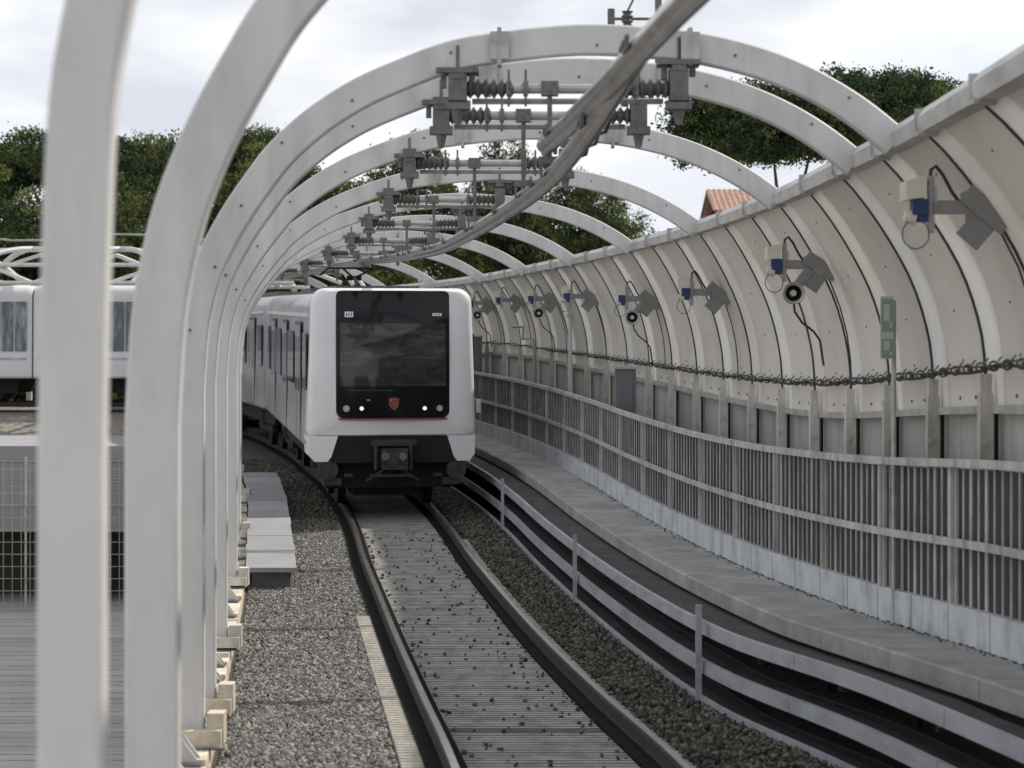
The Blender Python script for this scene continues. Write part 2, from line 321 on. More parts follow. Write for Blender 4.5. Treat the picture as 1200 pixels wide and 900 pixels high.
for k, d in enumerate(spots):
    if proto is None:
        root = thing('parapet_bracket', (LX(d)+.1, d, TZ(d)-.06), '', 'bracket', 'small brackets along the left parapet')
        mb = MB(); mb.box((LX(d)+.1, d, TZ(d)-.045), (.2, .22, .025)); obj('foot_plate', mb, 'galvd', root)
        for q in (-.06, .06):
            mb = MB(); x = LX(d)+.1
            mb.add([(x-.09, d+q, TZ(d)-.03), (x+.08, d+q, TZ(d)-.03), (x-.09, d+q, TZ(d)+.2), (x-.09, d+q+.02, TZ(d)-.03), (x+.08, d+q+.02, TZ(d)-.03), (x-.09, d+q+.02, TZ(d)+.2)],
                   [(0,1,2),(5,4,3),(0,3,4,1),(1,4,5,2),(2,5,3,0)])
            obj('gusset', mb, 'white', root)
        proto = root; r2 = root
    else:
        r2 = proto.copy(); S.collection.objects.link(r2); r2.location = (LX(d)+.1, d, TZ(d)-.06)
        for c in proto.children: cc = c.copy(); S.collection.objects.link(cc); cc.parent = r2
    r2['label'] = ['nearest', 'second', 'third', 'fourth', 'fifth', 'sixth', 'seventh', 'eighth', 'ninth', 'tenth', 'eleventh', 'twelfth', 'thirteenth', 'fourteenth', 'fifteenth'][k] + ' small pale bracket from the camera on the left parapet'

# grey board platform on the gravel
root = thing('board_platform', (-2.75, 30, TZ(30)-.2), 'low platform of grey boards lying on gravel beside the parapet', 'platform')
bd = 27.6; k = 0
while bd < 42:
    w = 1.05 if k % 3 else 1.6
    mb = MB(); x0 = LX(bd+w/2)+.24; x1 = x0+.66
    e_ = .012 if k % 3 == 1 else 0; sweep(mb, rect(.24-e_, .90+e_, .04, .10+.004*(k % 2)), LX, TZ, [bd, bd+w/2, bd+w-.018]); obj('board', mb, 'board', root)
    bd += w; k += 1
for d in frange(27.8, 41.5, 2.2):
    mb = MB(); mb.box((LX(d)+.58, d, TZ(d)-.085), (.5, .12, .24)); obj('bearer', mb, 'roofd', root)

# ------------------------------------------------------------------ steel arches
TPL = [(-2.39,-3.0),(-2.39,-.35),(-2.375,-.1),(-2.35,.15),(-2.30,.38),(-2.235,.58),(-2.14,.78),(-2.03,.97),(-1.9,1.16),(-1.75,1.36),(-1.58,1.53),(-1.38,1.69),(-1.12,1.85),(-.82,1.985),(-.45,2.12),(-.06,2.19),(.48,2.24),(.97,2.22),(1.39,2.17),(1.82,2.06),(2.18,1.91),(2.5,1.72),(2.79,1.49),(2.92,1.36)]
AR = [(5.43,-1.20,.46,'widest white arch leg, blurred at the left edge'),
      (8.6,-1.555,0,'second white arch leg from the left, rising out of the frame'),
      (15.1,-2.39,0,'nearest white arch whose whole crown shows, with splice plates'),
      (16.9,-2.56,0,'white arch just behind the first complete one'),
      (21.4,-3.07,.0,'third complete white arch from the camera'),
      (26.9,-3.68,0,'fourth complete white arch from the camera'),
      (32.3,-4.32,0,'fifth complete white arch from the camera'),
      (37.8,-5.0,0,'sixth complete white arch, just beyond the train front'),
      (43.2,-5.78,0,'seventh complete white arch, above the pantograph'),
      (48.6,-6.75,0,'eighth complete white arch, over the second car'),
      (54.0,-7.98,0,'ninth complete white arch, far down the curve'),
      (59.4,-9.4,0,'tenth complete white arch, far down the curve'),
      (64.8,-11.3,0,'farthest white arch round the curve')]
AW = .215
AWS = {5.43: .165}
def arch_pts(d, xl, dz):
    xr = PX(d); k = (xr-xl)/(2.79+2.39); o = []
    for x, z in TPL:
        zz = z if z < -.35 else -.35+(z+.35)*(2.24+.35-dz*0)/(2.24+.35)
        if dz and z > -.4: zz = zz+dz*min(1, (z+.4)/.4)
        o.append((xl+(x+2.39)*k, zz))
    # smooth by Catmull sampling
    P = [Vector((a, 0, b)) for a, b in o]; Q = []
    for i in range(1, len(P)-2):
        for t in (0, .25, .5, .75):
            p0, p1, p2, p3 = P[i-1], P[i], P[i+1], P[i+2]
            if i == 1: p0 = p1*2-p2
            if i == 1: p0.x = p1.x
            Q.append(.5*((2*p1)+(p2-p0)*t+(2*p0-5*p1+4*p2-p3)*t*t+(3*p1-p0-3*p2+p3)*t**3))
    Q.append(P[-2])
    return [P[0].copy()]+Q
def arch_in(d, xl, dz, x):          # z of the arch's lower edge at x
    pts = arch_pts(d, xl, dz); best = min((abs(p.x-x), p.z) for p in pts if p.z > .5); return best[1]-AW
for d, xl, dz, lab in AR:
    foot = TZ(d)-.06
    root = thing('steel_arch', (xl+.1, d, foot), lab, 'arch', 'white steel arches over the track')
    pts = arch_pts(d, xl, dz); pts[0].z = _tz(d)-.04
    rings = []
    for i, p in enumerate(pts):
        t = (pts[min(i+1, len(pts)-1)]-pts[max(i-1, 0)]).normalized(); nrm = Vector((t.z, 0, -t.x))
        a = p+Vector((0, d, ZC)); b = p+nrm*AWS.get(d, AW)+Vector((0, d, ZC))
        e_ = .012; iy = Vector((0, 1, 0)); hd = .05
        rings.append([a+nrm*e_-iy*hd, b-nrm*e_-iy*hd, b-iy*(hd-e_), b+iy*(hd-e_), b-nrm*e_+iy*hd, a+nrm*e_+iy*hd, a+iy*(hd-e_), a-iy*(hd-e_)])
    mb = MB(); mb.loft(rings); obj('arch_rib', mb, 'white', root)
    mb = MB(); mb.box((xl+.13, d, foot+.02), (.40, .3, .03)); obj('base_plate', mb, 'galvd', root)
    mb = MB(); mb.box((xl+.17, d-.10, foot+.08), (.36, .1, .12)); mb.box((xl+.3, d, foot+.14), (.12, .16, .22)); obj('foot_block', mb, 'curb' if d < 20 else 'postw', root)
    if 10 < d < 34:
        for i_ in range(8, len(pts)-4, 9):
            p = pts[i_]; t = (pts[i_+1]-pts[i_-1]).normalized(); c_ = p+Vector((t.z, 0, -t.x))*(AW*(.3+.4*((i_*7) % 5)/4))+Vector((0, d, ZC))
            mb = MB(); mb.tube([(c_.x, d-.058, c_.z), (c_.x, d-.045, c_.z)], .011, 8); obj('bolt', mb, 'galvd', root)
    if d > 10 and d < 50:
        for q in (.445, .705):
            x = xl+(PX(d)-xl)*q; z = arch_in(d, xl, dz, x)+ZC
            mb = MB(); mb.box((x, d, z+AW/2-.005), (.03, .2, AW+.05))
            for s_ in (-1, 1): mb.box((x+s_*.04, d-.09, z+AW/2), (.05, .03, AW*.9))
            obj('splice_plate', mb, 'galv', root)

# ------------------------------------------------------------------ overhead supports hung under the arches
def hang(d, xl, dz, lab, far=False):
    zb = ZC+1.785; xc = TX(d)+.13; h = .78
    if far: h = .7
    root = thing('conductor_support', (xc, d, zb), lab, 'support', 'conductor rail supports under the arches')
    mb = MB(); mb.tube([(xc-h+.25, d-.02, zb), (xc+h-.2, d-.02, zb)], .036, 10); obj('cross_tube', mb, 'galv', root, True)
    mb = MB(); mb.tube([(xc-h+.1, d+.1, zb-.075), (xc+h-.1, d+.1, zb-.075)], .022, 8); obj('tie_tube', mb, 'galv', root, True)
    for q in (-1, 1):
        x = xc+q*h; za = arch_in(d, xl, dz, x)+ZC
        mb = MB(); mb.tube([(x, d-.05, za+.16), (x, d-.05, zb-.26)], .013, 6); mb.tube([(x, d+.09, za+.08), (x, d+.09, zb-.2)], .011, 6); obj('hanger_rod', mb, 'galvd', root)
        mb = MB(); mb.box((x, d, za-.02), (.3, .24, .035)); mb.box((x, d-.08, za-.05), (.1, .06, .06)); mb.box((x-.1, d, za-.075), (.04, .08, .12)); mb.box((x+.1, d, za-.06), (.04, .08, .1)); obj('clamp_plate', mb, 'galvd', root)
        mb = MB(); mb.box((x, d, zb+.02), (.13, .2, .24)); mb.box((x, d-.03, zb-.12), (.18, .14, .06)); mb.tube([(x-q*.0, d-.03, zb-.25), (x, d-.03, zb-.1)], [.025, .055], 8); obj('swivel_head', mb, 'galvd', root)
        mb = MB(); pr = []; rr2 = []
        x0 = x-q*.06
        for i in range(13): pr.append((x0-q*.028*i, d-.02, zb)); rr2.append(.075 if i % 2 else .035)
        mb.tube(pr, rr2, 10); obj('insulator', mb, 'dirty', root)
    if d < 30:
        for q, dx_ in ((-1, .36), (-1, .48), (1, .40), (1, .30), (-1, .02)):
            x = xc+q*h-q*dx_; mb = MB(); mb.tube([(x, d-.06, zb-.13), (x, d-.06, zb+.13)], .009, 5); mb.box((x, d-.03, zb+.0), (.035, .1, .1)); mb.box((x, d-.05, zb-.1), (.06, .05, .02)); obj('u_bolt', mb, 'galvd', root)
    zr = CZ(d)+ZC
    mb = MB(); mb.tube([(TX(d), d-.02, zb-.02), (TX(d), d-.02, zr+.09)], .02, 6); mb.box((TX(d), d-.02, zb), (.12, .11, .1)); mb.box((TX(d), d-.02, zr+.1), (.16, .12, .05))
    for q in (-.06, .06): mb.box((TX(d)+q, d-.02, zr+.05), (.02, .1, .12))
    obj('rail_hanger', mb, 'galvd', root)
    return root
CZ = hermite([(10.9,1.50),(11.6,1.43),(13,1.30),(15,1.18),(17.8,1.14),(22,1.13),(26.3,1.16),(33,1.33),(43,1.62),(50,1.72),(60,1.8),(80,1.9)])
labs = ['nearest overhead rail support, with ribbed insulators, under the first full arch', 'overhead rail support under the arch just behind the first full one', 'third overhead rail support from the camera', 'fourth overhead rail support from the camera', 'fifth overhead rail support from the camera', 'sixth overhead rail support, above the train front', 'seventh overhead rail support, by the pantograph', 'eighth overhead rail support, over the second car', 'ninth overhead rail support, far down the curve', 'farthest overhead rail support round the curve']
for (d, xl, dz, _), lab in zip(AR[2:12], labs): hang(d, xl, dz, lab, d > 25)

# conductor rails: pi-shaped aluminium beams with a gripped contact wire
CP = [(.063*math.cos(a), .05+.063*math.sin(a)) for a in [R(-60+300*i/16) for i in range(17)]]+[(-.028, -.02), (-.012, -.04), (.012, -.04), (.028, -.02)]
mb = MB(); sweep(mb, CP, lambda d: TX(d)+.02, lambda d: CZ(d)+ZC-.05, frange(10.9, 76, .35))
c1 = tag(obj('conductor_rail', mb, 'alu', smooth=True), 'long overhead conductor rail curving away down to the train', 'conductor rail', 'overhead conductor rails')
C1 = hermite([(4,1.50),(9.3,1.49),(11.3,1.45),(13,1.42),(15.2,1.40)])
mb = MB(); sweep(mb, CP, lambda d: TX(d)-.02, lambda d: C1(d)+ZC-.05, frange(4.5, 15.2, .3))
c2 = tag(obj('conductor_rail', mb, 'alu', smooth=True), 'nearest overhead conductor rail, ending in mid air above the track', 'conductor rail', 'overhead conductor rails')
for o_, F, a, b, dx in ((c1, CZ, 13, 40, .02), (c2, C1, 7, 14.6, -.02)):
    for d in frange(a, b, 3.1):
        mb = MB()
        for q in (-1, 1):
            mb.box((TX(d)+dx+q*.060, d, F(d)+ZC+.03), (.02, .4, .07))
            for y in (-.14, -.05, .05, .14): mb.box((TX(d)+dx+q*.074, d+y, F(d)+ZC+.03), (.02, .022, .022))
        obj('joint_plate', mb, 'galvd', o_)
# feeder clamps and jumper cables at the overlap
root = thing('feeder_jumper', (TX(15), 15, C1(15)+ZC), 'loops of jumper cable joining the two overhead rails at their overlap', 'cable')
for q in range(3):
    d = 13.6+q*.5; mb = MB(); x = TX(d)
    mb.tube([(x+.05, d, C1(d)+ZC+.08), (x+.14, d+.05, C1(d)+ZC+.18), (x+.24, d+.12, C1(d)+ZC+.05), (x+.2, d+.2, CZ(d)+ZC+.1), (x+.08, d+.25, CZ(d)+ZC+.06)], .012, 6); obj('jumper_cable', mb, 'cable', root)

# mast on the arch
root = thing('insulator_mast', (1.2, 17.2, ZC+2.2), 'thin mast with stand-off insulators above the nearest full arch', 'mast')
mb = MB(); mb.tube([(1.18, 17.2, ZC+2.15), (1.18, 17.2, ZC+3.2)], .028, 8); obj('pole', mb, 'galvd', root)
mb = MB(); mb.tube([(.78, 17.2, ZC+2.6), (1.18, 17.2, ZC+2.6)], .012); mb.tube([(.86, 17.2, ZC+2.52), (1.18, 17.2, ZC+2.52)], .01); mb.tube([(.9, 17.2, ZC+2.6), (1.02, 17.2, ZC+2.84)], .009); obj('side_arm', mb, 'galvd', root)
mb = MB(); mb.tube([(.93, 17.2, ZC+2.44+.02*i) for i in range(12)], [.05 if i % 2 else .03 for i in range(12)], 8); mb.tube([(.80, 17.2, ZC+2.5), (.80, 17.2, ZC+2.68)], .03, 8); obj('insulator', mb, 'dirty', root)

# ------------------------------------------------------------------ curved noise barrier on the right
FP = [(0, 0), (.1, .22), (.277, .525), (.463, .775), (.675, .94), (.84, .99), (1, 1)]
ffun = hermite(FP)
ZT = 1.40
def wp(d, t, off=0): return Vector((PX(d)+off+WO(d)*ffun(t), d, ZC+ZT+(WB(d)-ZT)*t))
bar = thing('noise_barrier', (PX(25)+.8, 25, ZC-3), 'tall curved barrier of beige and frosted panels along the right side', 'barrier')
TS = [i/14 for i in range(15)]
def wpanel(d0, d1, name, material, th=.05, off=0, gap=.0):
    mb = MB(); dsn = frange(d0, d1, .6); 
    grid = [[wp(d, t, off) for t in TS] for d in dsn]; back = [[p+Vector((th, 0, .02)) for p in g_] for g_ in grid]
    mb.loft([list(g_)+list(reversed(b_)) for g_, b_ in zip(grid, back)])
    if name == 'beige_panel' and 11 < d1 < 36:
        mb.m = 1
        for e_ in (-.35, -.28, .25): mb.box(wp((d0+d1)/2+e_, .955, -.006), (.012, .026, .026))
        for tt in (.12, .37, .6, .8): mb.box(wp((d0+d1)/2+.1, tt, -.004), (.010, .018, .018))
    return obj(name, mb, [material, 'galvd'], bar, True)
PITCH = 1.85; k = 0; d = 12.4-PITCH*4
RIBS = []
while d < 78:
    RIBS.append(d)
    near = d < 60
    wpanel(d-.56, d-.045, 'frosted_panel', 'clear', off=-.012)
    wpanel(d-PITCH+.02, d-.56, 'beige_panel', 'beige')
    wpanel(d-.045, d+.02, 'joint_strip', 'black', .06, off=-.02)
    if d > 9:
        mb = MB()                                                     # lower recessed panel with rivets, post
        d0, d1 = d-PITCH+.05, d-.12
        X0 = lambda q: PX(q)+WO(q)+.03
        mb.loft([[Vector((X0(q), q, ZC+WB(q)-.01)), Vector((X0(q)+.05, q, ZC+WB(q)-.01)), Vector((X0(q)+.05, q, TZ(q)+.6)), Vector((X0(q), q, TZ(q)+.6))] for q in frange(d0, d1, .6)])
        obj('lower_panel', mb, 'lowpan', bar)
        mb = MB(); q = d-.32; xx = PX(q)+WO(q)
        mb.box((xx-.09, q, (ZC+WB(q)+TZ(q)+.6)/2+.05), (.10, .10, ZC+WB(q)-TZ(q)-.6+.12))
        mb.box((xx-.09, q, ZC+WB(q)+.17), (.08, .08, .16))
        for z in (.25, .45): mb.box((xx-.12, q-.085, ZC+WB(q)-z), (.04, .012, .04))
        obj('post', mb, 'postw', bar)
        mb = MB(); mb.box((xx+.015, d-.14, (ZC+WB(q)+TZ(q)+.6)/2), (.03, .14, ZC+WB(q)-TZ(q)-.62)); obj('joint_gap', mb, 'black', bar)
    d += PITCH
mb = MB(); sweep(mb, rect(-.03, .03, -.03, .03), lambda q: PX(q)+WO(q)-.035, lambda q: ZC+WB(q)-.012, frange(8, 78, .5)); obj('ledge_trim', mb, 'galv', bar)
mb = MB(); sweep(mb, [(-.09,-.085),(.09,-.085),(.12,.02),(.09,.085),(-.055,.085),(-.105,.02)], PX, lambda q: ZC+1.45, frange(4, 78, .5)); o = obj('top_beam', mb, 'beam', bar)
for d in RIBS:
    if 10 < d < 50:
        mb = MB(); mb.box((PX(d)-.01, d-.2, ZC+1.44), (.21, .04, .18)); mb.box((PX(d)-.06, d-.3, ZC+1.36), (.12, .12, .03)); obj('beam_splice', mb, 'galv', o)

# cable run hung along the barrier
root = thing('cable_run', (PX(20)+.5, 20, ZC-.3), 'black cable bundle with closely spaced clips along the barrier', 'cable')
CR = hermite([(10,-.1),(14.6,-.17),(18,-.3),(23,-.46),(28,-.47),(34,-.38),(42,-.22),(50,-.05),(80,.1)])
crx = lambda q: PX(q)+WO(q)-.10
for k_, (dx, dz, r_) in enumerate(((0, 0, .014), (-.03, .03, .009))):
    mb = MB(); mb.tube([(crx(q)+dx, q, ZC+CR(q)+dz+.012*math.sin(q*3+k_*2)) for q in frange(10, 70, .3)], r_, 6); obj('cable', mb, 'cable', root)
first = None; d = 12.0
while d < 44:
    if first is None:
        mb = MB(); x = crx(d); z = ZC+CR(d)
        mb.tube([(x-.06+.035*math.cos(a)+.03, d, z+.015+.035*math.sin(a)) for a in [i*math.pi/4 for i in range(9)]], .009, 6); mb.box((x-.01, d+.02, z+.01), (.03, .05, .035)); mb.tube([(x, d, z+.05), (x+.03, d, z+.085)], .007, 5)
        first = obj('clip', mb, 'galvd', root); d0 = d
    else:
        c = first.copy(); S.collection.objects.link(c); c.parent = root; c.location = (crx(d)-crx(d0), d-d0, CR(d)-CR(d0)); 
    d += .34+.1*abs(math.sin(d*7.3))

# ------------------------------------------------------------------ lamp, camera and loudspeaker units
def unit(d, t, spk, lab):
    p = wp(d, t); x, z = p.x, p.z
    root = thing('lamp_unit', (x, d, z), lab, 'lamp unit', 'lamp and loudspeaker units along the barrier')
    rot = Matrix.Rotation(R(35+6*math.sin(d*5)), 3, 'Y')
    mb = MB(); mb.box((x-.10, d, z+.03), (.40, .2, .02), rot); mb.box((x-.10, d-.1, z+.03), (.40, .012, .15), rot); mb.box((x-.18, d-.08, z-.13), (.2, .02, .2), rot)
    obj('mounting_plate', mb, 'greyp', root)
    mb = MB(); mb.box((x-.33, d-.06, z+.05), (.32, .06, .1)); mb.box((x-.22, d-.06, z-.02), (.05, .05, .12)); obj('support_arm', mb, 'greyp', root)
    mb = MB(); mb.box((x-.50, d-.05, z+.07), (.045, .06, .42)); mb.box((x-.47, d-.05, z+.14), (.02, .09, .12)); obj('vertical_channel', mb, 'galv', root)
    mb = MB(); mb.box((x-.59, d-.08, z+.05), (.12, .12, .12)); mb.box((x-.57, d-.08, z-.02), (.07, .1, .08)); obj('junction_box', mb, 'blue', root)
    mb = MB(); mb.loft([[Vector((x-.70, d+q, z+.24)), Vector((x-.55, d+q, z+.28)), Vector((x-.55, d+q, z+.12)), Vector((x-.70, d+q, z+.10))] for q in (-.16, .12)]); o = obj('lamp_housing', mb, 'cream', root)
    mb = MB(); mb.tube([(x-.70, d-.08, z-.02), (x-.62, d-.08, z-.03)], [.045, .06], 10); obj('lamp_head', mb, 'cream', root)
    mb = MB(); mb.tube([(x-.50, d-.03, z+.27), (x-.49, d, z+.33), (x-.45, d+.02, z+.36), (x-.4, d+.02, z+.30), (x-.33, d, z+.16), (x-.27, d, z+.08)], .014, 6)
    mb.tube([(x-.62+.1*math.cos(a), d-.1, z-.15+.11*math.sin(a)) for a in [i*math.pi/6+1.2 for i in range(13)]], .005, 5)
    q0 = wp(d+.1, .98, -.06)
    mb.tube([(x-.05, d, z-.05)]+[wp(d+.05, t+(1-t)*w_, -.045) for w_ in (.1, .3, .5, .7, .9)], .009, 5)
    obj('cable', mb, 'cable', root)
    if spk:
        cx, cz = x-.42, z-.27
        mb = MB(); ns = 20
        rings = []
        for yy, r_ in ((-.22, .125), (-.235, .118), (-.218, .09), (-.15, .07), (-.1, .03)):
            rings.append([Vector((cx+r_*math.cos(2*math.pi*i/ns), d+yy, cz+r_*math.sin(2*math.pi*i/ns))) for i in range(ns)])
        back = [[Vector((cx+r_*math.cos(2*math.pi*i/ns), d+yy, cz+r_*math.sin(2*math.pi*i/ns))) for i in range(ns)] for yy, r_ in ((.12, .06), (-.05, .08), (-.2, .125), (-.22, .125))]
        mb.loft(back, False); mb.loft(rings[0:3], False); mb.add(back[0], [tuple(range(ns))]); h_ = obj('horn', mb, 'galv', root, True)
        mb = MB(); mb.loft(rings[2:], False); obj('horn_mouth', mb, 'black', h_, True)
        mb = MB(); mb.tube([(cx, d-.222, cz), (cx, d-.08, cz)], [.032, .05], 12); obj('driver_cap', mb, 'postw', h_, True)
        mb = MB(); mb.bar((cx, d-.02, cz), (x-.22, d-.03, z), .14, .1); obj('horn_bracket', mb, 'greyp', root)
        mb = MB(); mb.tube([(cx+.03, d, cz-.1), (cx+.04, d, cz-.2), (cx+.12, d, cz-.32), (cx+.25, d, cz-.42), (cx+.32, d, cz-.52), (cx+.36, d, cz-.8)], .014, 6); obj('horn_cable', mb, 'cable', root)
US = [(14.2, .30, 0, 'nearest lamp unit with grey plates, high on the barrier'), (21.3, .32, 1, 'lamp unit with the nearest round loudspeaker below it'), (27.8, .37, 0, 'third lamp unit from the camera, without a loudspeaker'), (33.0, .38, 1, 'lamp unit with the second round loudspeaker from the camera'),
      (38.0, .33, 0, 'fifth lamp unit from the camera, above the pale pole'), (42.0, .33, 1, 'lamp unit with the third round loudspeaker from the camera'), (46.0, .32, 0, 'seventh lamp unit from the camera, right of the train'), (49.5, .33, 1, 'farthest lamp unit, close beside the train corner')]
for u_ in US: unit(*u_)
for o_ in list(S.collection.objects):
    if o_.name.startswith('lamp_unit'): o_.scale = (.9, .9, .9)

# ------------------------------------------------------------------ walkway, plinth, fence
slab_ds = frange(6, 80, .5)
WK = .64
mb = MB()
d = 7.0
while d < 78:
    mb.loft([[Vector((TX(q)+a+(RW(q) if a < 3 else 0), q, TZ(q)+b)) for a, b in [(2.22, WK-.15), (3.12, WK-.15), (3.12, WK), (2.235, WK), (2.22, WK-.015)]] for q in frange(d, d+1.588, .53)]); d += 1.6
obj('walkway', mb, 'walk', kind='structure')
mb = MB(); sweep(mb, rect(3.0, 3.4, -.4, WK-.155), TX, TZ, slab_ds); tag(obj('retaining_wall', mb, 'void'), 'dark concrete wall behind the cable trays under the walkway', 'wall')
dbx = lambda d, t: TX(d)+2.985-.09*t*t*t*t
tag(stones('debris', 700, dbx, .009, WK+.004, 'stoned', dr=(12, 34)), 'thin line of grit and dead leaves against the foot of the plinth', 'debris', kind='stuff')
mb = MB(); d = 8.0
while d < 78:
    dd_ = frange(d, d+.93, .31); sweep(mb, rect(2.99, 3.07, WK+.002, WK+.27), TX, TZ, dd_); d += .96
tag(obj('concrete_plinth', mb, 'plinth'), 'low pale plinth of short slabs at the foot of the fence', 'plinth')
fen = thing('walkway_fence', (TX(20)+3, 20, TZ(20)+WK), 'long grey metal fence with close vertical bars beside the walkway', 'fence')
mb = MB(); sweep(mb, rect(2.97, 3.03, 1.915, 1.975), TX, TZ, slab_ds); obj('handrail', mb, 'galvf', fen)
mb = MB(); sweep(mb, rect(2.965, 2.995, 1.34, 1.40), TX, TZ, slab_ds); obj('middle_rail', mb, 'galvf', fen)
d = 8.0; k = 0
while d < 66:
    w = 1.92; mb = MB(); mb.m = 0
    q = d+.06
    while q < d+w-.02:
        big = int(q*7.1) % 3 == 0
        mb.box((TX(q)+3.02, q, TZ(q)+1.42), (.010, .065 if big else .032, 1.0)); q += .175 if d < 45 else .22
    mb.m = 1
    sweep(mb, rect(3.065, 3.08, WK+.2, 1.9), TX, TZ, [d+.02, d+w*.5, d+w-.02])  # dark sheet added to stand for the shaded space behind the bars
    obj('bar_panel', mb, ['galvf', 'shadeback'], fen); 
    mb = MB(); mb.box((TX(d)+3.04, d, TZ(d)+1.3), (.07, .06, 1.3)); obj('fence_post', mb, 'galvf', fen)
    d += w; k += 1
mb = MB(); sweep(mb, [(3.12, WK-.1), (4.6, WK-.1), (4.6, WK), (3.12, WK)], TX, TZ, slab_ds); obj('outer_ledge', mb, 'deck', kind='structure')

# cable trays on posts
tr = thing('cable_tray_rack', (TX(20)+1.75, 20, TZ(20)), 'rack of three long grey cable trays stacked below the walkway edge', 'cable trays')
tds = frange(7, 60, .5)
for k, (v0, ux) in enumerate(((.45, .04), (.13, .0), (-.17, -.04))):
    mb = MB()
    TR = lambda q: TX(q)+RT(q)
    for q in frange(7, 58, 3.0):
        sweep(mb, rect(1.72+ux, 1.735+ux, v0-.06, v0+.055), TR, TZ, frange(q, q+2.985, .5))
    sweep(mb, rect(1.735+ux, 1.765+ux, v0+.04, v0+.055), TR, TZ, tds)
    t_ = obj('tray', mb, 'tray', tr)
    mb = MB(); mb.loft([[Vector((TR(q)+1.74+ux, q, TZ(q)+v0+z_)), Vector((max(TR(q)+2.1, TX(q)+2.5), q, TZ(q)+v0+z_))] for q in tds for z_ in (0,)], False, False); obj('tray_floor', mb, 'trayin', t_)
    for c_ in range(0 if k == 0 else 2):
        mb = MB(); mb.tube([(TR(q)+1.95+ux+c_*.15+.02*math.sin(q*1.3+c_), q, TZ(q)+v0+.008) for q in frange(7, 45, .6)], .011, 5); obj('cable', mb, 'cable', t_)
for d in (10.0, 18.5, 26.2, 34.4):
    if d == 10.0: continue
    mb = MB(); mb.box((TX(d)+RT(d)+1.675, d, TZ(d)+.25), (.05, .06, .84)); obj('upright', mb, 'tray', tr)
for d in frange(9.3, 45, 1.9):
    mb = MB()
    for v0 in (.45, .13, -.17): mb.box((TX(d)+RT(d)+2.02, d, TZ(d)+v0-.08), (.56, .04, .035))
    mb.box((TX(d)+RT(d)+2.3, d, TZ(d)+.1), (.04, .05, .8)); obj('bracket', mb, 'under', tr)

# ------------------------------------------------------------------ sign, cabinets, lamp pole behind the fence
root = thing('vertical_sign', (3.03, 17.1, TZ(17.1)+.64), 'narrow vertical green and white sign on a thin grey post', 'sign')
sx, sdp = 3.0, 17.1
mb = MB(); mb.tube([(sx+.06, sdp, TZ(sdp)+.64), (sx+.06, sdp, ZC+.33)], .02, 8); obj('post', mb, 'galv', root)
mb = MB(); mb.box((sx, sdp-.03, ZC+.11), (.105, .015, .50)); pl = obj('sign_plate', mb, 'signw', root)
for z, h, w in ((.21, .26, .088), (-.055, .15, .088)):
    mb = MB(); mb.box((sx, sdp-.041, ZC+z), (w, .006, h)); g_ = obj('green_field', mb, 'green', pl)
    mb = MB(); mb.box((sx-.005, sdp-.0455, ZC+z+.02), (.045, .003, h*.5)); mb.box((sx+.03, sdp-.0455, ZC+z-h*.3), (.02, .003, h*.2)); obj('pale_mark', mb, 'signw', g_)
for (x, d, z0, z1, w, lab) in ((1.73, 32.6, 0, 0, .30, 'grey upright equipment cabinet behind the fence in mid distance'), (-.85, 50.5, 0, 0, .28, 'dark upright equipment cabinet behind the fence beside the train')):
    root = thing('equipment_cabinet', (x, d, TZ(d)+.64), lab, 'cabinet', 'equipment cabinets behind the fence')
    zt = ZC+(-.42 if d < 40 else .1); zb = TZ(d)+.64
    mb = MB(); mb.box((x, d, (zt+zb)/2), (w, .5, zt-zb)); obj('housing', mb, 'cab', root)
    mb = MB(); mb.box((x, d, zt+.02), (w+.06, .56, .04)); obj('lid', mb, 'galv', root)
    mb = MB(); mb.box((x-.02, d-.256, (zt+zb)/2), (w-.06, .012, zt-zb-.1)); dr = obj('door', mb, 'cab', root)
    mb = MB(); mb.box((x+w*.3, d-.27, (zt+zb)/2+.1), (.02, .02, .1)); obj('handle', mb, 'galv', dr)
root = thing('pale_pole', (1.05, 38.5, TZ(38.5)+.64), 'slim pale pole standing behind the fence in mid distance', 'pole')
mb = MB(); mb.tube([(1.05, 38.5, TZ(38.5)+.64), (1.05, 38.5, ZC+.45)], .035, 8); obj('shaft', mb, 'white', root)
mb = MB(); mb.box((1.05, 38.5, ZC+.47), (.12, .12, .06)); obj('cap', mb, 'galv', root)
root = thing('bent_pipe', (.3, 43, TZ(43)+.64), 'grey pipe with right-angle bends rising behind the far fence', 'pipe')
mb = MB(); mb.tube([(.45, 43, TZ(43)+.64), (.45, 43, ZC+.05), (.22, 43, ZC+.05), (.22, 43, ZC+.3), (.0, 43, ZC+.3)], .035, 8); obj('pipe', mb, 'galv', root)

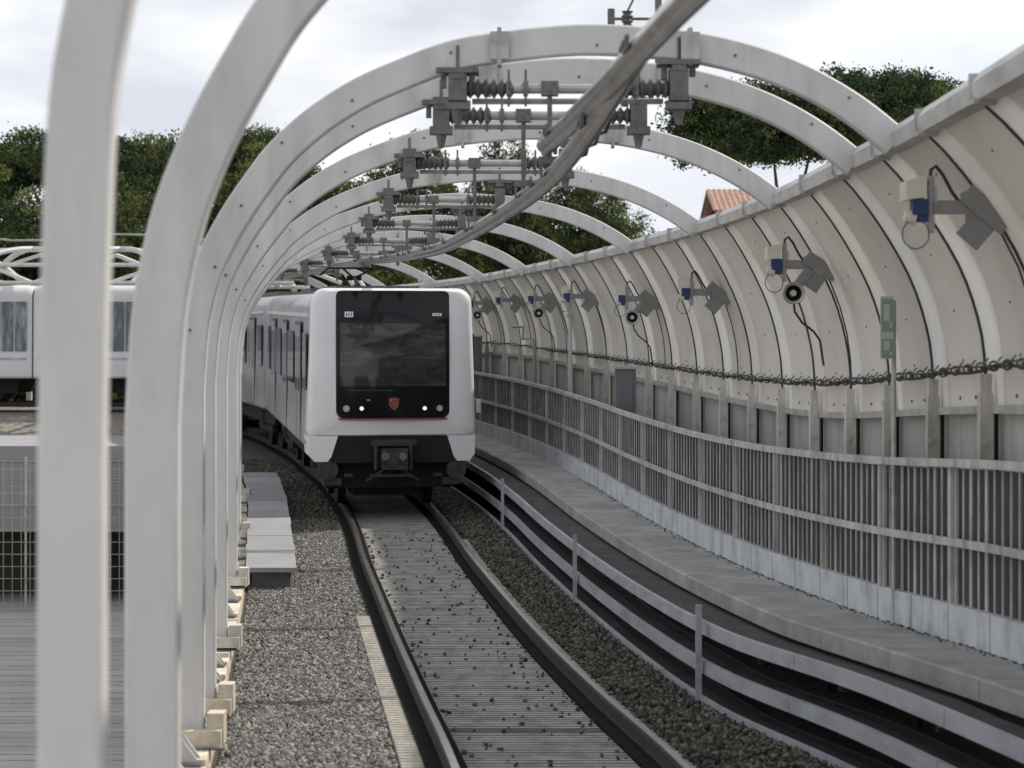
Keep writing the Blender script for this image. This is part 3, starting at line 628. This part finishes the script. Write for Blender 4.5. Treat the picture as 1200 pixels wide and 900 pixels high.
# ------------------------------------------------------------------ metro train
def rrect(hw, z0, z1, rt, rb, n=6, tumble=0):
    P = []
    for cx, cz, r_, a0 in ((hw-rb, z0+rb, rb, -90), (hw-rt-tumble, z1-rt, rt, 0), (-hw+rt+tumble, z1-rt, rt, 90), (-hw+rb, z0+rb, rb, 180)):
        for i in range(n+1):
            a = R(a0+90*i/n); P.append((cx+r_*math.cos(a), cz+r_*math.sin(a)))
    return P
HW = 1.42
def car_matrix(d0, d1):
    a = Vector((TX(d0), d0, TZ(d0))); b = Vector((TX(d1), d1, TZ(d1))); y = (b-a).normalized(); x = y.cross(Vector((0, 0, 1))).normalized(); z = x.cross(y)
    m_ = Matrix((x, y, z)).transposed().to_4x4(); m_.translation = a; return m_, (b-a).length
def build_car(root, m_, Lc, cab, dx=.06):
    mb = MB()
    st = [(0, .10), (.06, .03), (.2, 0)] if not cab else [(.24, .06), (.45, .0)]
    rings = []
    for y, ins in st+[(Lc-a, b) for a, b in [(.2, 0), (.06, .03), (0, .1)]]:
        rings.append([Vector((px_, y, pz_)) for px_, pz_ in rrect(HW-ins, 1.0+ins*.3, 3.66-ins*.5, .34, .12, tumble=.05)])
    mb.loft(rings); mb.xf(m_); body = obj('car_body', mb, 'bodys', root, True)
    # white cantrail and skirt band
    for sg in (-1, 1):
        doors = [2.6, 6.6, 10.6] if Lc < 14 else [2.4, 6.4, 10.2, 13.6]
        for dy in doors:
            mb = MB(); mb.box((sg*(HW+.002), dy, 3.14), (.012, 1.4, .05)); mb.box((sg*(HW+.002), dy, 2.1), (.008, 1.42, 2.06)); mb.xf(m_); obj('door_frame', mb, 'roofd', body)
            for q in (-.335, .335):
                mb = MB(); mb.box((sg*(HW+.004), dy+q, 2.1), (.018, .64, 2.0)); mb.xf(m_); dr = obj('door', mb, 'bodys', body)
                mb = MB(); mb.box((sg*(HW+.013), dy+q, 2.42), (.005, .42, .95)); mb.xf(m_); obj('door_glass', mb, 'glass2', dr)
        ww = [a for a in ([.9, 4.6, 8.6, 12.3] if Lc < 14 else [4.4, 8.3, 11.9, 15])]
        for wy in ww:
            if wy > Lc-.6: continue
            mb = MB(); mb.box((sg*(HW+.006), wy, 2.5), (.02, 1.7 if 2 < wy < 12 else .8, .95)); mb.xf(m_); obj('window', mb, 'glass2', body)
        mb = MB(); mb.box((sg*(HW-.03), Lc/2+.2, 3.28), (.06, Lc-.7, .06)); mb.xf(m_); obj('side_band', mb, 'bodyw', body)
    mb = MB(); mb.box((0, Lc/2+.2, 3.66), (1.7, Lc-1.4, .12)); mb.box((0, Lc*.3, 3.73), (1.5, 3.0, .14)); mb.box((0, Lc*.75, 3.73), (1.5, 3.0, .14)); mb.tube([(-.95, .9, 3.62), (-.95, Lc-.6, 3.62)], .03); mb.tube([(.95, .9, 3.62), (.95, Lc-.6, 3.62)], .03)
    mb.xf(m_); obj('roof_equipment', mb, 'roofd', body)
    mb = MB(); mb.box((0, Lc/2, .8), (2.2, Lc-1.2, .36))
    mb.xf(m_); obj('underframe', mb, 'under', body)
    for by in (2.6, Lc-2.6):
        mb = MB(); mb.box((0, by, .62), (1.9, 2.4, .3))
        for wy in (-.95, .95):
            for sg in (-1, 1): mb.tube([(sg*.68, by+wy, .425), (sg*.82, by+wy, .425)], .42, 18)
        for sg in (-1, 1): mb.box((sg*1.0, by, .5), (.12, 2.6, .18)); mb.tube([(sg*1.02, by, .55), (sg*1.02, by, .95)], .16, 12)
        mb.xf(m_); obj('bogie', mb, 'under', body)
    return body
m1, L1 = car_matrix(35.7, 49.2)
train = thing('metro_train', (TX(36), 36, TZ(36)), 'white and grey metro train with black windscreen coming round the curve', 'train')
b1 = build_car(train, m1, L1, True)
m2, L2 = car_matrix(49.8, 63.3); build_car(train, m2, L2, False)
m3, L3 = car_matrix(63.9, 77.0); build_car(train, m3, L3, False)
for a, b in ((49.1, 49.9), (63.2, 64.0)):
    mg, Lg = car_matrix(a, b); mb = MB()
    for i in range(6): mb.box((0, Lg*(i+.5)/6, 2.2), (2.3 if i % 2 else 2.15, Lg/6, 2.3))
    mb.xf(mg); obj('gangway', mb, 'under', train)
# cab mask
def outline(ins, z0=1.25, z1=3.74): return rrect(1.425-ins, z0+ins*.4, z1-ins*.6, .25-ins*.5, .10, 8, tumble=.07)
inner = [(x*0+x, z) for x, z in rrect(.955, 1.56, 3.70, .10, .13, 8, tumble=.0)]
def bow(x, z): return .10*(x/1.42)**2+.055*max(0, z-2.4)**2     # the nose curves back to the sides and the top
rings = []
rings.append([Vector((x, bow(x, z)+.012, z)) for x, z in inner])
rings.append([Vector((x, bow(x, z)-.0, z)) for x, z in inner])
mid = [(a*.45+c*.55, b*.45+e_*.55) for (a, b), (c, e_) in zip(inner, outline(.1))]
rings.append([Vector((x, bow(x, z), z)) for x, z in mid])
rings.append([Vector((x, bow(x, z)+.01, z)) for x, z in outline(.09)])
rings.append([Vector((x, bow(x, z)+.05, z)) for x, z in outline(.03)])
rings.append([Vector((x, bow(x, z)+.13, z)) for x, z in outline(.0)])
rings.append([Vector((x, .5, z)) for x, z in outline(.0)])
rings.append([Vector((x, .9, z)) for x, z in outline(.012, 1.25, 3.66)])
mb = MB(); mb.loft(rings, False)
mb.xf(m1); mask = obj('cab_mask', mb, 'bodyw', train, True)
for sg in (-1, 1):                                                   # skirt legs
    mb = MB(); fr = []
    for y, k_ in ((.02, 0), (.10, 1), (.9, 1)):
        fr.append([Vector((sg*p_, y+.09*(p_/1.42)**2, z)) for p_, z in ((.92-.0*k_, 1.27), (1.40+.022*k_, 1.27), (1.39+.022*k_, .95), (1.31, .84), (1.09, .84), (1.03, .92))])
    mb.loft(fr); mb.xf(m1); obj('skirt', mb, 'bodyw', mask, True)
mb = MB()                                                             # black windscreen panel, gently bowed
nx, nz_ = 16, 14; g_ = []
for j in range(nz_+1):
    z = 1.565+(3.695-1.565)*j/nz_; hwid = .95-(.09 if j in (0,) else 0)-(.04 if j == nz_ else 0)
    g_.append([Vector((hwid*(2*i/nx-1), bow(hwid*(2*i/nx-1), z)+.008, z)) for i in range(nx+1)])
mb.loft(g_, False, False); mb.xf(m1); wsn = obj('windscreen_panel', mb, 'glass', mask, True)
mb = MB(); g_ = []                                                     # the actual window, slightly proud and clearer
M['pane'] = mat('cab_window_glass', (.018, .02, .019), .04, 0, var=.75, scale=2.4, stain=(.10, .098, .085), stain_amt=.7, sscale=(1.3, 1, 6), spec=.5)
for j in range(9):
    z = 2.10+(3.15-2.10)*j/8; g_.append([Vector((.885*(2*i/12-1), bow(.885*(2*i/12-1), z)+.002, z)) for i in range(13)])
mb.loft(g_, False, False); mb.xf(m1); obj('cab_window', mb, 'pane', wsn, True)
mb = MB()
for z0, w in ((2.03, .78),): mb.box((-.38, .012, z0), (.75, .012, .02))
mb.bar((-.5, .0, 2.12), (.15, .0, 2.45), .015, .01); mb.xf(m1); obj('wiper', mb, 'underg', wsn)
# reflected-dark cabin detail: driver desk line
for x, w in ((-.74, .14), (.74, .15)):
    mb = MB(); mb.box((x, bow(x, 3.3)-.006, 3.30), (w, .012, .09 if x < 0 else .045)); mb.xf(m1); dsp = obj('destination_display', mb, 'led', wsn)
    mb = MB()
    for q in (-.04, 0, .04): mb.box((x+q, bow(x, 3.3)-.014, 3.30), (.02, .004, .06 if x < 0 else .03))
    mb.xf(m1); obj('display_character', mb, 'roofd', dsp)
for x, r_, mt in ((-.785, .055, 'lensoff'), (-.53, .034, 'lens'), (.53, .034, 'lens'), (.785, .05, 'lensoff')):
    mb = MB(); mb.tube([(x, bow(x, 1.73)+.01, 1.73), (x, bow(x, 1.73)-.014, 1.73)], r_, 16); mb.xf(m1); h_ = obj('headlight', mb, mt, mask)
    mb = MB(); mb.tube([(x, bow(x, 1.73)+.012, 1.73), (x, bow(x, 1.73)-.008, 1.73)], r_+.018, 16); mb.xf(m1); obj('headlight_bezel', mb, 'under', h_)
mb = MB(); sh = [(-.085, .10), (0, .115), (.085, .10), (.085, 0), (.05, -.07), (0, -.10), (-.05, -.07), (-.085, 0)]
mb.loft([[Vector((x+.01, y, 1.80+z)) for x, z in sh] for y in (-.012, .01)]); mb.xf(m1); cr = obj('crest', mb, 'crest', wsn)
for a_ in ((-.04, 1.87, .05, .014), (-.04, 1.87, .014, .05), (.0, 1.82, .02, .02), (.03, 1.79, .02, .02), (.06, 1.76, .02, .02), (-.42, 1.87, .06, .025)):
    mb = MB(); mb.box((a_[0], -.017, a_[1]), (a_[2], .006, a_[3])); mb.xf(m1); obj('crest_mark', mb, 'gold', cr)
mb = MB(); mb.loft([[Vector((x, bow(x, 1.55)+yy-.012, 1.535+zz+.12*max(0, abs(x)-.86)**1)) for yy, zz in ((0, 0), (0, .028), (.02, .028), (.02, 0))] for x in [(-.92+1.84*i/16) for i in range(17)]]); mb.xf(m1); obj('red_stripe', mb, 'red', mask)
# black boxes standing for the deep shadow behind the skirt, coupler
mb = MB(); mb.box((0, .35, 1.03), (2.06, .5, .43)); mb.box((0, .8, .62), (2.2, .7, .5)); mb.box((0, 1.2, .36), (1.2, .9, .3)); mb.xf(m1); obj('buffer_beam_shade', mb, 'under', train)
mb = MB(); mb.box((0, -.12, .90), (.42, .42, .34)); mb.tube([(-.06, -.36, .92), (-.06, .3, .92)], .13, 14); mb.tube([(.14, -.35, .86), (.14, .2, .86)], .05, 10); mb.box((0, .3, .9), (.2, .8, .18))
for x in (-.3, .28): mb.tube([(x, -.12, 1.12), (x, -.12, .72)], .035, 8); mb.tube([(x*.6, -.1, .70), (x*1.5, -.05, .52)], .025, 6)
mb.box((0, -.05, 1.16), (.75, .16, .09)); mb.box((-.05, -.1, .62), (.7, .1, .05))
mb.xf(m1); cp = obj('coupler', mb, 'underg', train)
for x in (-.17, .12): mb = MB(); mb.tube([(x, -.34, .95), (x, -.42, .95)], .065, 12); mb.xf(m1); obj('coupler_face', mb, 'roofd', cp)
for sg in (-1, 1):
    mb = MB(); mb.tube([(sg*1.08, .1, .70), (sg*1.08, .22, .70)], .17, 14); mb.box((sg*1.0, .3, .5), (.3, .3, .12)); mb.box((sg*.75, -.0, .62), (.14, .05, .05)); mb.xf(m1); obj('guard_iron', mb, 'underg', train)
# pantograph
pm, _ = car_matrix(43.0, 44.5); hz = CZ(43)+ZC-TZ(43)-.13
mb = MB(); mb.tube([(-.35, -.3, 3.78), (.35, -.3, 3.78)], .03); mb.tube([(-.35, .9, 3.78), (.35, .9, 3.78)], .03); mb.tube([(-.35, -.3, 3.78), (-.35, .9, 3.78)], .03); mb.tube([(.35, -.3, 3.78), (.35, .9, 3.78)], .03)
for x in (-.35, .35):
    for y in (-.3, .9): mb.tube([(x, y, 3.7), (x, y, 3.8)], .06, 8)
mb.xf(pm); pg = obj('pantograph', mb, 'under', train)
mb = MB(); mb.tube([(0, -.2, 3.8), (0, .8, 3.98)], .04); mb.tube([(-.0, .8, 3.98), (-.3, .05, hz-.03)], .022); mb.tube([(0, .8, 3.98), (.3, .05, hz-.03)], .022); mb.box((0, .8, 3.98), (.3, .1, .1)); mb.xf(pm); obj('pantograph_arm', mb, 'under', pg)
for y in (-.15, .15): mb = MB(); mb.tube([(-.78, y, hz-.16), (-.6, y, hz-.02), (.6, y, hz-.02), (.78, y, hz-.16)], .02, 6); mb.xf(pm); obj('contact_strip', mb, 'under', pg)
# side mirror / marker on the right corner
mb = MB(); mb.box((1.47, .25, 1.75), (.08, .1, .22)); mb.box((1.46, .3, 1.75), (.12, .05, .06)); mb.xf(m1); obj('corner_lamp', mb, 'lensoff', train)

# ------------------------------------------------------------------ left background: second train, its embankment, mesh fence, lattice canopy
Y2 = 66; ZR2 = ZC-1.85
mb = MB(); mb.loft([[Vector((x, 60.2, ZC-3.0)), Vector((x, 63, ZC-2.2)), Vector((x, 70, ZC-2.1)), Vector((x, 72, 0)), Vector((x, 60.2, 0))] for x in (-90, -9.0)]); M['emb'] = mat('embankment_ballast', (.20, .18, .155), .95, var=.55, scale=5, bump=.9, bscale=9)
obj('embankment', mb, 'emb', kind='structure')
def st2(name, n, yr, zf, size):
    pass
root = thing('concrete_viaduct_wall', (-25, 53.6, 0), 'long pale concrete wall with a dark open undercroft below the second train', 'wall')
mb = MB(); mb.box((-45, 54, ZC-3.7), (72.5, 1.0, 2.15)); obj('wall_beam', mb, 'conc', root)
for z in (-3.0, -3.45, -4.1): mb = MB(); mb.box((-45, 53.48, ZC+z), (72.3, .03, .03)); obj('board_line', mb, 'lowpan', root)
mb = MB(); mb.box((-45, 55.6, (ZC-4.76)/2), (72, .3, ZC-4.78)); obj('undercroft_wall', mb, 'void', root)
mb = MB(); mb.box((-45, 57.3, ZC-2.9), (72.4, 5.6, .5)); obj('cap_slab', mb, 'conc', root)
for x in (-10.7, -17.2, -24, -31, -38):
    mb = MB(); mb.box((x, 54, (ZC-4.78)/2), (.6, .8, ZC-4.78)); obj('pillar', mb, 'conc', root)
root = thing('mesh_fence', (-14, 52.6, 0), 'fine wire mesh fence in front of the concrete wall', 'fence')
mb = MB(); x = -22
while x < -8.8: mb.box((x, 52.6, 1.8), (.014, .014, 3.6)); x += .22
z = .1
while z < 3.6: mb.box((-15.4, 52.6, z), (13.2, .014, .014)); z += .3
obj('mesh_panel', mb, 'mesh', root)
for x in (-21, -18, -15.2, -12, -9):
    mb = MB(); mb.tube([(x, 52.65, 0), (x, 52.65, 3.7)], .03, 8); obj('fence_post', mb, 'galvf', root)
# paving joints on the low yard
mb = MB()
for i in range(44): mb.box((-16, 22+i*.66+.12*math.sin(i*2.3), .004), (26, .035+.02*(i % 3), .008))
obj('yard_paving', mb, 'slab', kind='structure')
tr2 = thing('metro_train', (-16, Y2, ZR2), 'second metro train seen from the side at the far left', 'train')
def side_matrix(x0): 
    m_ = Matrix(((0, 1, 0), (-1, 0, 0), (0, 0, 1))).transposed().to_4x4()   # car length along -x
    m_ = Matrix.Rotation(R(90), 4, 'Z'); m_.translation = Vector((x0, Y2, ZR2)); return m_
M['bodys2'] = M['bodyw']
for x0, Lc in ((-9.6, 4.9), (-14.55, 15.0), (-30.4, 15.0)):
    m_ = side_matrix(x0); mb = MB()
    mb.loft([[Vector((a, y, b)) for a, b in rrect(1.42-i_, .72, 3.55-i_, .4, .1, tumble=.04)] for y, i_ in ((0, .05), (.15, 0), (Lc-.15, 0), (Lc, .05))]); mb.xf(m_); body = obj('car_body', mb, 'bodyw', tr2, True)
    mb = MB(); mb.box((0, Lc/2, .5), (2.0, Lc-1, .45))
    for by in ((2.2, Lc-2.2) if Lc > 8 else (2.4,)):
        for q in (-.9, .9): mb.tube([(-.9, by+q, .42), (.9, by+q, .42)], .42, 14)
    mb.xf(m_); obj('underframe', mb, 'under', body)
    y = .14
    while y < Lc-.4:
        w = .35
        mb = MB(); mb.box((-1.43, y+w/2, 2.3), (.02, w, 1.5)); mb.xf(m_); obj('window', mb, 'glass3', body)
        y += .40
    mb = MB(); mb.box((-1.425, Lc/2, 1.33), (.02, Lc-.3, .06)); mb.xf(m_); obj('waist_line', mb, 'galvf', body)
    mb = MB(); mb.box((0, Lc/2, 3.57), (1.2, Lc-2, .12)); mb.xf(m_); obj('roof_equipment', mb, 'roofd', body)
for q, lab in ((-.75, 'nearer rail under the second train at the left'), (.75, 'farther rail under the second train at the left')):
    mb = MB(); mb.box((-32, Y2+q, ZR2-.08), (56, .07, .16)); tag(obj('rail', mb, 'rail'), lab, 'rail', 'rails of the far track')
root = thing('lattice_canopy', (-20, Y2, ZR2), 'white crossing arches of a second canopy over the far train', 'canopy')
zt, zl = ZC+2.75, ZC+1.75
for z, y in ((zt+.1, Y2+.6), (zt-.45, Y2-1.9), (ZC+1.74, Y2-2.5), (ZC+1.74, Y2+2.5)):
    mb = MB(); mb.tube([(-60, y, z), (-6.5, y, z)], .07, 6); obj('chord', mb, 'white', root)
x = -58
while x < -7:
    for a_, b_ in ((0, 2.3), (2.3, 0)):
        mb = MB(); mb.bar((x+a_, Y2-2.45, ZC+1.74), (x+b_, Y2-1.3, ZC+2.62), .15, .1); obj('diagonal_brace', mb, 'white', root)
    x += 2.3
x = -58; k = 0
while x < -6:
    for q in (-1, 1):
        mb = MB(); pts = []
        for i in range(15):
            a = .62+(math.pi-1.24)*i/14; pts.append(Vector((x+q*2.4*math.cos(a), Y2-3.0*math.cos(a)*.95, ZC+1.72+(zt-ZC-1.72+.12)*(math.sin(a)-.58)/.42)))
        mb.tube(pts, .085, 6); obj('crossing_arch', mb, 'white', root)
    x += 2.7; k += 1

for x in frange(-58, -7, 8.5):
    for y in (2.5,):
        mb = MB(); mb.box((x, Y2+y, (ZC+1.74+ZC-2.1)/2), (.16, .16, 3.8)); obj('post', mb, 'white', root)
    mb = MB(); mb.bar((x, Y2+2.5, ZC+1.8), (x, Y2-2.5, ZC+1.8), .09); obj('tie_beam', mb, 'white', root)
# a run of plain tube cabling along the canopy top
mb = MB(); mb.tube([(-60+i*1.5, Y2-2, ZC+3.12+.12*math.sin(i*1.6)) for i in range(37)], .035, 6)
tag(obj('canopy_cable', mb, 'galv'), 'thin pale cable sagging along the top of the far canopy', 'cable')

# ------------------------------------------------------------------ house with tiled roof
hx, hd = 11.1, 92
root = thing('house', (hx, hd, 0), 'house corner with a red tiled roof above the barrier', 'house')
mb = MB(); mb.box((hx+.2, hd+3, 6.1), (4.6, 6, 12.2)); obj('wall', mb, 'wall', root)
mb = MB(); nR = 44
rg = []
for i in range(nR+1):
    x = hx-2.45+5.2*i/nR; z = .05*(i % 2)
    rg.append([Vector((x, hd-.4, 12.15+z)), Vector((x+.0, hd+3, 13.3+z)), Vector((x, hd+6.4, 12.15+z)), Vector((x, hd+3, 13.1+z))])
mb.loft(rg); rf = obj('roof', mb, 'tile', root)
mb = MB(); mb.box((hx+2.2, hd+3, 13.3), (.4, .4, .6)); obj('chimney', mb, 'wall', rf)
for x in (hx-1, hx+1.2):
    mb = MB(); mb.box((x, hd-.01, 9.6), (.9, .06, 1.3)); obj('window', mb, 'glass2', root)

# ------------------------------------------------------------------ trees
def crown_mesh(name, blobs, nleaf, size, mats, seed, vert=.5, tufts=0):
    """leaf quads gathered in clumps that fill several lobes"""
    rg_ = np.random.default_rng(seed); C_ = []; 
    bl = np.array(blobs, float); vol = bl[:, 3]*bl[:, 4]*bl[:, 5]; pr = vol**.75; pr /= pr.sum()
    ncl = max(40, nleaf//40); bi = rg_.choice(len(bl), ncl, p=pr)
    dv = rg_.normal(size=(ncl, 3)); dv /= np.linalg.norm(dv, axis=1)[:, None]; rad = rg_.uniform(.3, 1.0, ncl)**.5
    cc = bl[bi, :3]+dv*rad[:, None]*bl[bi, 3:6]
    per = nleaf//ncl; n = ncl*per
    c = np.repeat(cc, per, 0)+rg_.normal(size=(n, 3))*size*np.array([2.4, 2.4, 1.8])
    u = rg_.normal(size=(n, 3)); u /= np.linalg.norm(u, axis=1)[:, None]; w = rg_.normal(size=(n, 3)); w = np.cross(u, w); w /= np.linalg.norm(w, axis=1)[:, None]
    s_ = size*rg_.uniform(.5, 1.2, n)[:, None]
    vv = np.stack([c-u*s_-w*s_*.35, c+u*s_*.2-w*s_*.6, c+u*s_+w*s_*.3, c-u*s_*.2+w*s_*.6], 1)
    me = bpy.data.meshes.new(name); me.vertices.add(n*4); me.vertices.foreach_set('co', vv.reshape(-1))
    me.loops.add(n*4); me.loops.foreach_set('vertex_index', np.arange(n*4)); me.polygons.add(n); me.polygons.foreach_set('loop_start', np.arange(n)*4)
    for m_ in mats: me.materials.append(M[m_])
    me.update(calc_edges=True)
    mi = np.repeat(rg_.choice(len(mats), ncl), per); me.polygons.foreach_set('material_index', mi.astype(np.int32)); return me
def trunk_mesh(name, h, r0, limbs, seed, base=0):
    rn = random.Random(seed); mb = MB(); pts = [Vector((0, 0, base))]; 
    for i in range(1, 7): pts.append(Vector((rn.uniform(-.12, .12)*i*.4, rn.uniform(-.12, .12)*i*.4, base+h*i/6)))
    mb.tube(pts, [r0*(1-.5*i/6) for i in range(7)], 8)
    for (x, y, z) in limbs:
        a = pts[5 if rn.random() < .5 else 6]; m_ = a.lerp(Vector((x, y, z)), .5)+Vector((0, 0, -.25)); mb.tube([a, m_, Vector((x, y, z))], [r0*.42, r0*.28, r0*.1], 6)
    me = bpy.data.meshes.new(name); me.from_pydata(mb.v, [], mb.f); me.materials.append(M['trunk']); me.update(); return me
def plant(kind, loc, cme, tme, label, cat='tree', group=None, sc=(1, 1, 1), rz=0):
    e_ = thing(kind, loc, label, cat, group); e_.scale = sc; e_.rotation_euler = (0, 0, rz)
    for nm, me in (('trunk', tme), ('crown', cme)):
        o_ = bpy.data.objects.new(nm, me); S.collection.objects.link(o_); o_.parent = e_
    return e_
# umbrella pine on the right (crown about x 8..1110 px)
rn = random.Random(5)
bl = []
for i in range(60):
    a = rn.uniform(0, 6.28); r_ = 3.75*math.sqrt(rn.random()); bl.append((r_*math.cos(a), r_*math.sin(a)*.9, 13.0+rn.uniform(-.75, .4)-.035*r_*r_, 1.0, 1.0, .7))
cm = crown_mesh('pine_crown', bl, 230000, .055, ['leafA', 'leafB', 'leafB'], 3)
tm = trunk_mesh('pine_trunk', 11.0, .22, [(-1.3, 0, 12.1), (.9, .3, 12.2), (-.2, -.5, 12.3)], 4)
for v_ in tm.vertices: v_.co.x -= .95*max(0, min(1, (12.6-v_.co.z)/3))
plant('umbrella_pine', (8.75, 60, 0), cm, tm, 'umbrella pine with a flat dark crown behind the barrier at right', sc=(.99, 1.05, 1.01))
# mid tree behind the arches
def roundblobs(n, rx, rz, zc, seed):
    q = random.Random(seed); o = []
    for i in range(n):
        v = Vector((q.gauss(0, 1), q.gauss(0, 1), q.gauss(0, 1))).normalized()*q.uniform(.3, .85); s_ = q.uniform(.28, .45)
        o.append((v.x*rx, v.y*rx, zc+v.z*rz, rx*s_, rx*s_, rz*s_))
    return o
bA = roundblobs(22, 4.2, 3.6, 11.2, 1); cA = crown_mesh('oak_crown_round', bA, 64000, .08, ['leafA', 'leafA', 'leafC', 'leafB'], 5); tA = trunk_mesh('oak_trunk', 9, .3, [(b[0]*.7, b[1]*.7, b[2]) for b in bA[:9]], 6)
bB = roundblobs(24, 4.6, 5.2, 9.4, 2); cB = crown_mesh('oak_crown_tall', bB, 70000, .082, ['leafA', 'leafB', 'leafC', 'leafB'], 7); tB = trunk_mesh('oak_trunk_tall', 8, .35, [(b[0]*.7, b[1]*.7, b[2]) for b in bB[:9]], 8)
bP = []
for i in range(20):
    a = rn.uniform(0, 6.28); r_ = 3.9*math.sqrt(rn.random()); bP.append((r_*math.cos(a), r_*math.sin(a), 14.6+rn.uniform(-.5, .7)-.05*r_*r_, 1.3, 1.3, 1.0))
cP = crown_mesh('pine_crown_far', bP, 60000, .08, ['leafA', 'leafB', 'leafA', 'leafB'], 9); tP = trunk_mesh('pine_trunk_far', 13, .3, [(b[0]*.7, b[1]*.7, b[2]-.4) for b in bP[:9]], 10)
plant('broadleaf_tree', (3.3, 100, 0), cA, tA, 'dark rounded tree seen between the arches, right of centre', sc=(.84, .84, .93), rz=.4)
plant('broadleaf_tree', (-.2, 106, 0), cA, tA, 'lighter tree behind the overhead supports at the centre', sc=(.75, .75, .98), rz=2.4)
plant('broadleaf_tree', (-.8, 98, 0), cB, tB, 'tree showing green through the arches left of centre', sc=(.8, .8, 1.1), rz=1.1)
plant('broadleaf_tree', (-4.8, 102, 0), cA, tA, 'pale green tree just left of the overhead supports', sc=(.9, .9, 1.06), rz=3.3)
TL = [(-9.5, 96, cB, tB, 1.02, 1.10), (-13.5, 101, cP, tP, 1.0, 1.10), (-17.2, 93, cB, tB, 1.0, 1.12), (-20.5, 99, cP, tP, 1.05, 1.08), (-24, 92, cB, tB, 1.05, 1.10), (-27.5, 100, cP, tP, 1, 1.06),
      (-11.2, 88, cA, tA, 1.0, .93), (-15.4, 87, cA, tA, 1.0, .86), (-19.3, 86, cB, tB, .95, .9), (-22.8, 85, cA, tA, 1.05, .82), (-7.2, 92, cA, tA, .95, .92), (-26, 84, cB, tB, 1.1, .85), (-31, 94, cB, tB, 1.2, 1.1), (-34, 86, cP, tP, 1.1, 1.0)]
ords = ['first', 'second', 'third', 'fourth', 'fifth', 'sixth', 'seventh']
ib = ip = 0
for k, (x, y, c_, t_, s_, sz) in enumerate(TL):
    pine = c_ is cP
    front = y < 90.5 or (x, y) == (-7.2, 92)
    if pine: lab = ords[ip]+' pine from the right in the tree belt at left'; ip += 1; g1 = 'pines in the tree belt'
    else: lab = ('lower' if front else 'tall')+' dark tree in the left tree belt, '+('%s from the right among the broadleaf ones' % (['first','second','third','fourth','fifth','sixth','seventh','eighth','ninth','tenth','eleventh'][ib])); ib += 1; g1 = 'broadleaf trees in the tree belt'
    plant('pine_tree' if pine else 'broadleaf_tree', (x, y, 0), c_, t_, lab, 'tree', g1, (s_, s_, sz*.955), k*1.7)
# low shrubs and undergrowth at the foot of the belt
bS = [(rn.uniform(-30, 0), rn.uniform(-2, 2), rn.uniform(1, 5.5), 3, 2, 2.4) for i in range(44)]
me = crown_mesh('undergrowth', bS, 40000, .28, ['leafB', 'leafB', 'leafA'], 12)
o = bpy.data.objects.new('undergrowth', me); S.collection.objects.link(o); o.location = (-6, 81, 0); o['kind'] = 'stuff'
tag(o, 'dark undergrowth at the foot of the left tree belt', 'undergrowth', kind='stuff')
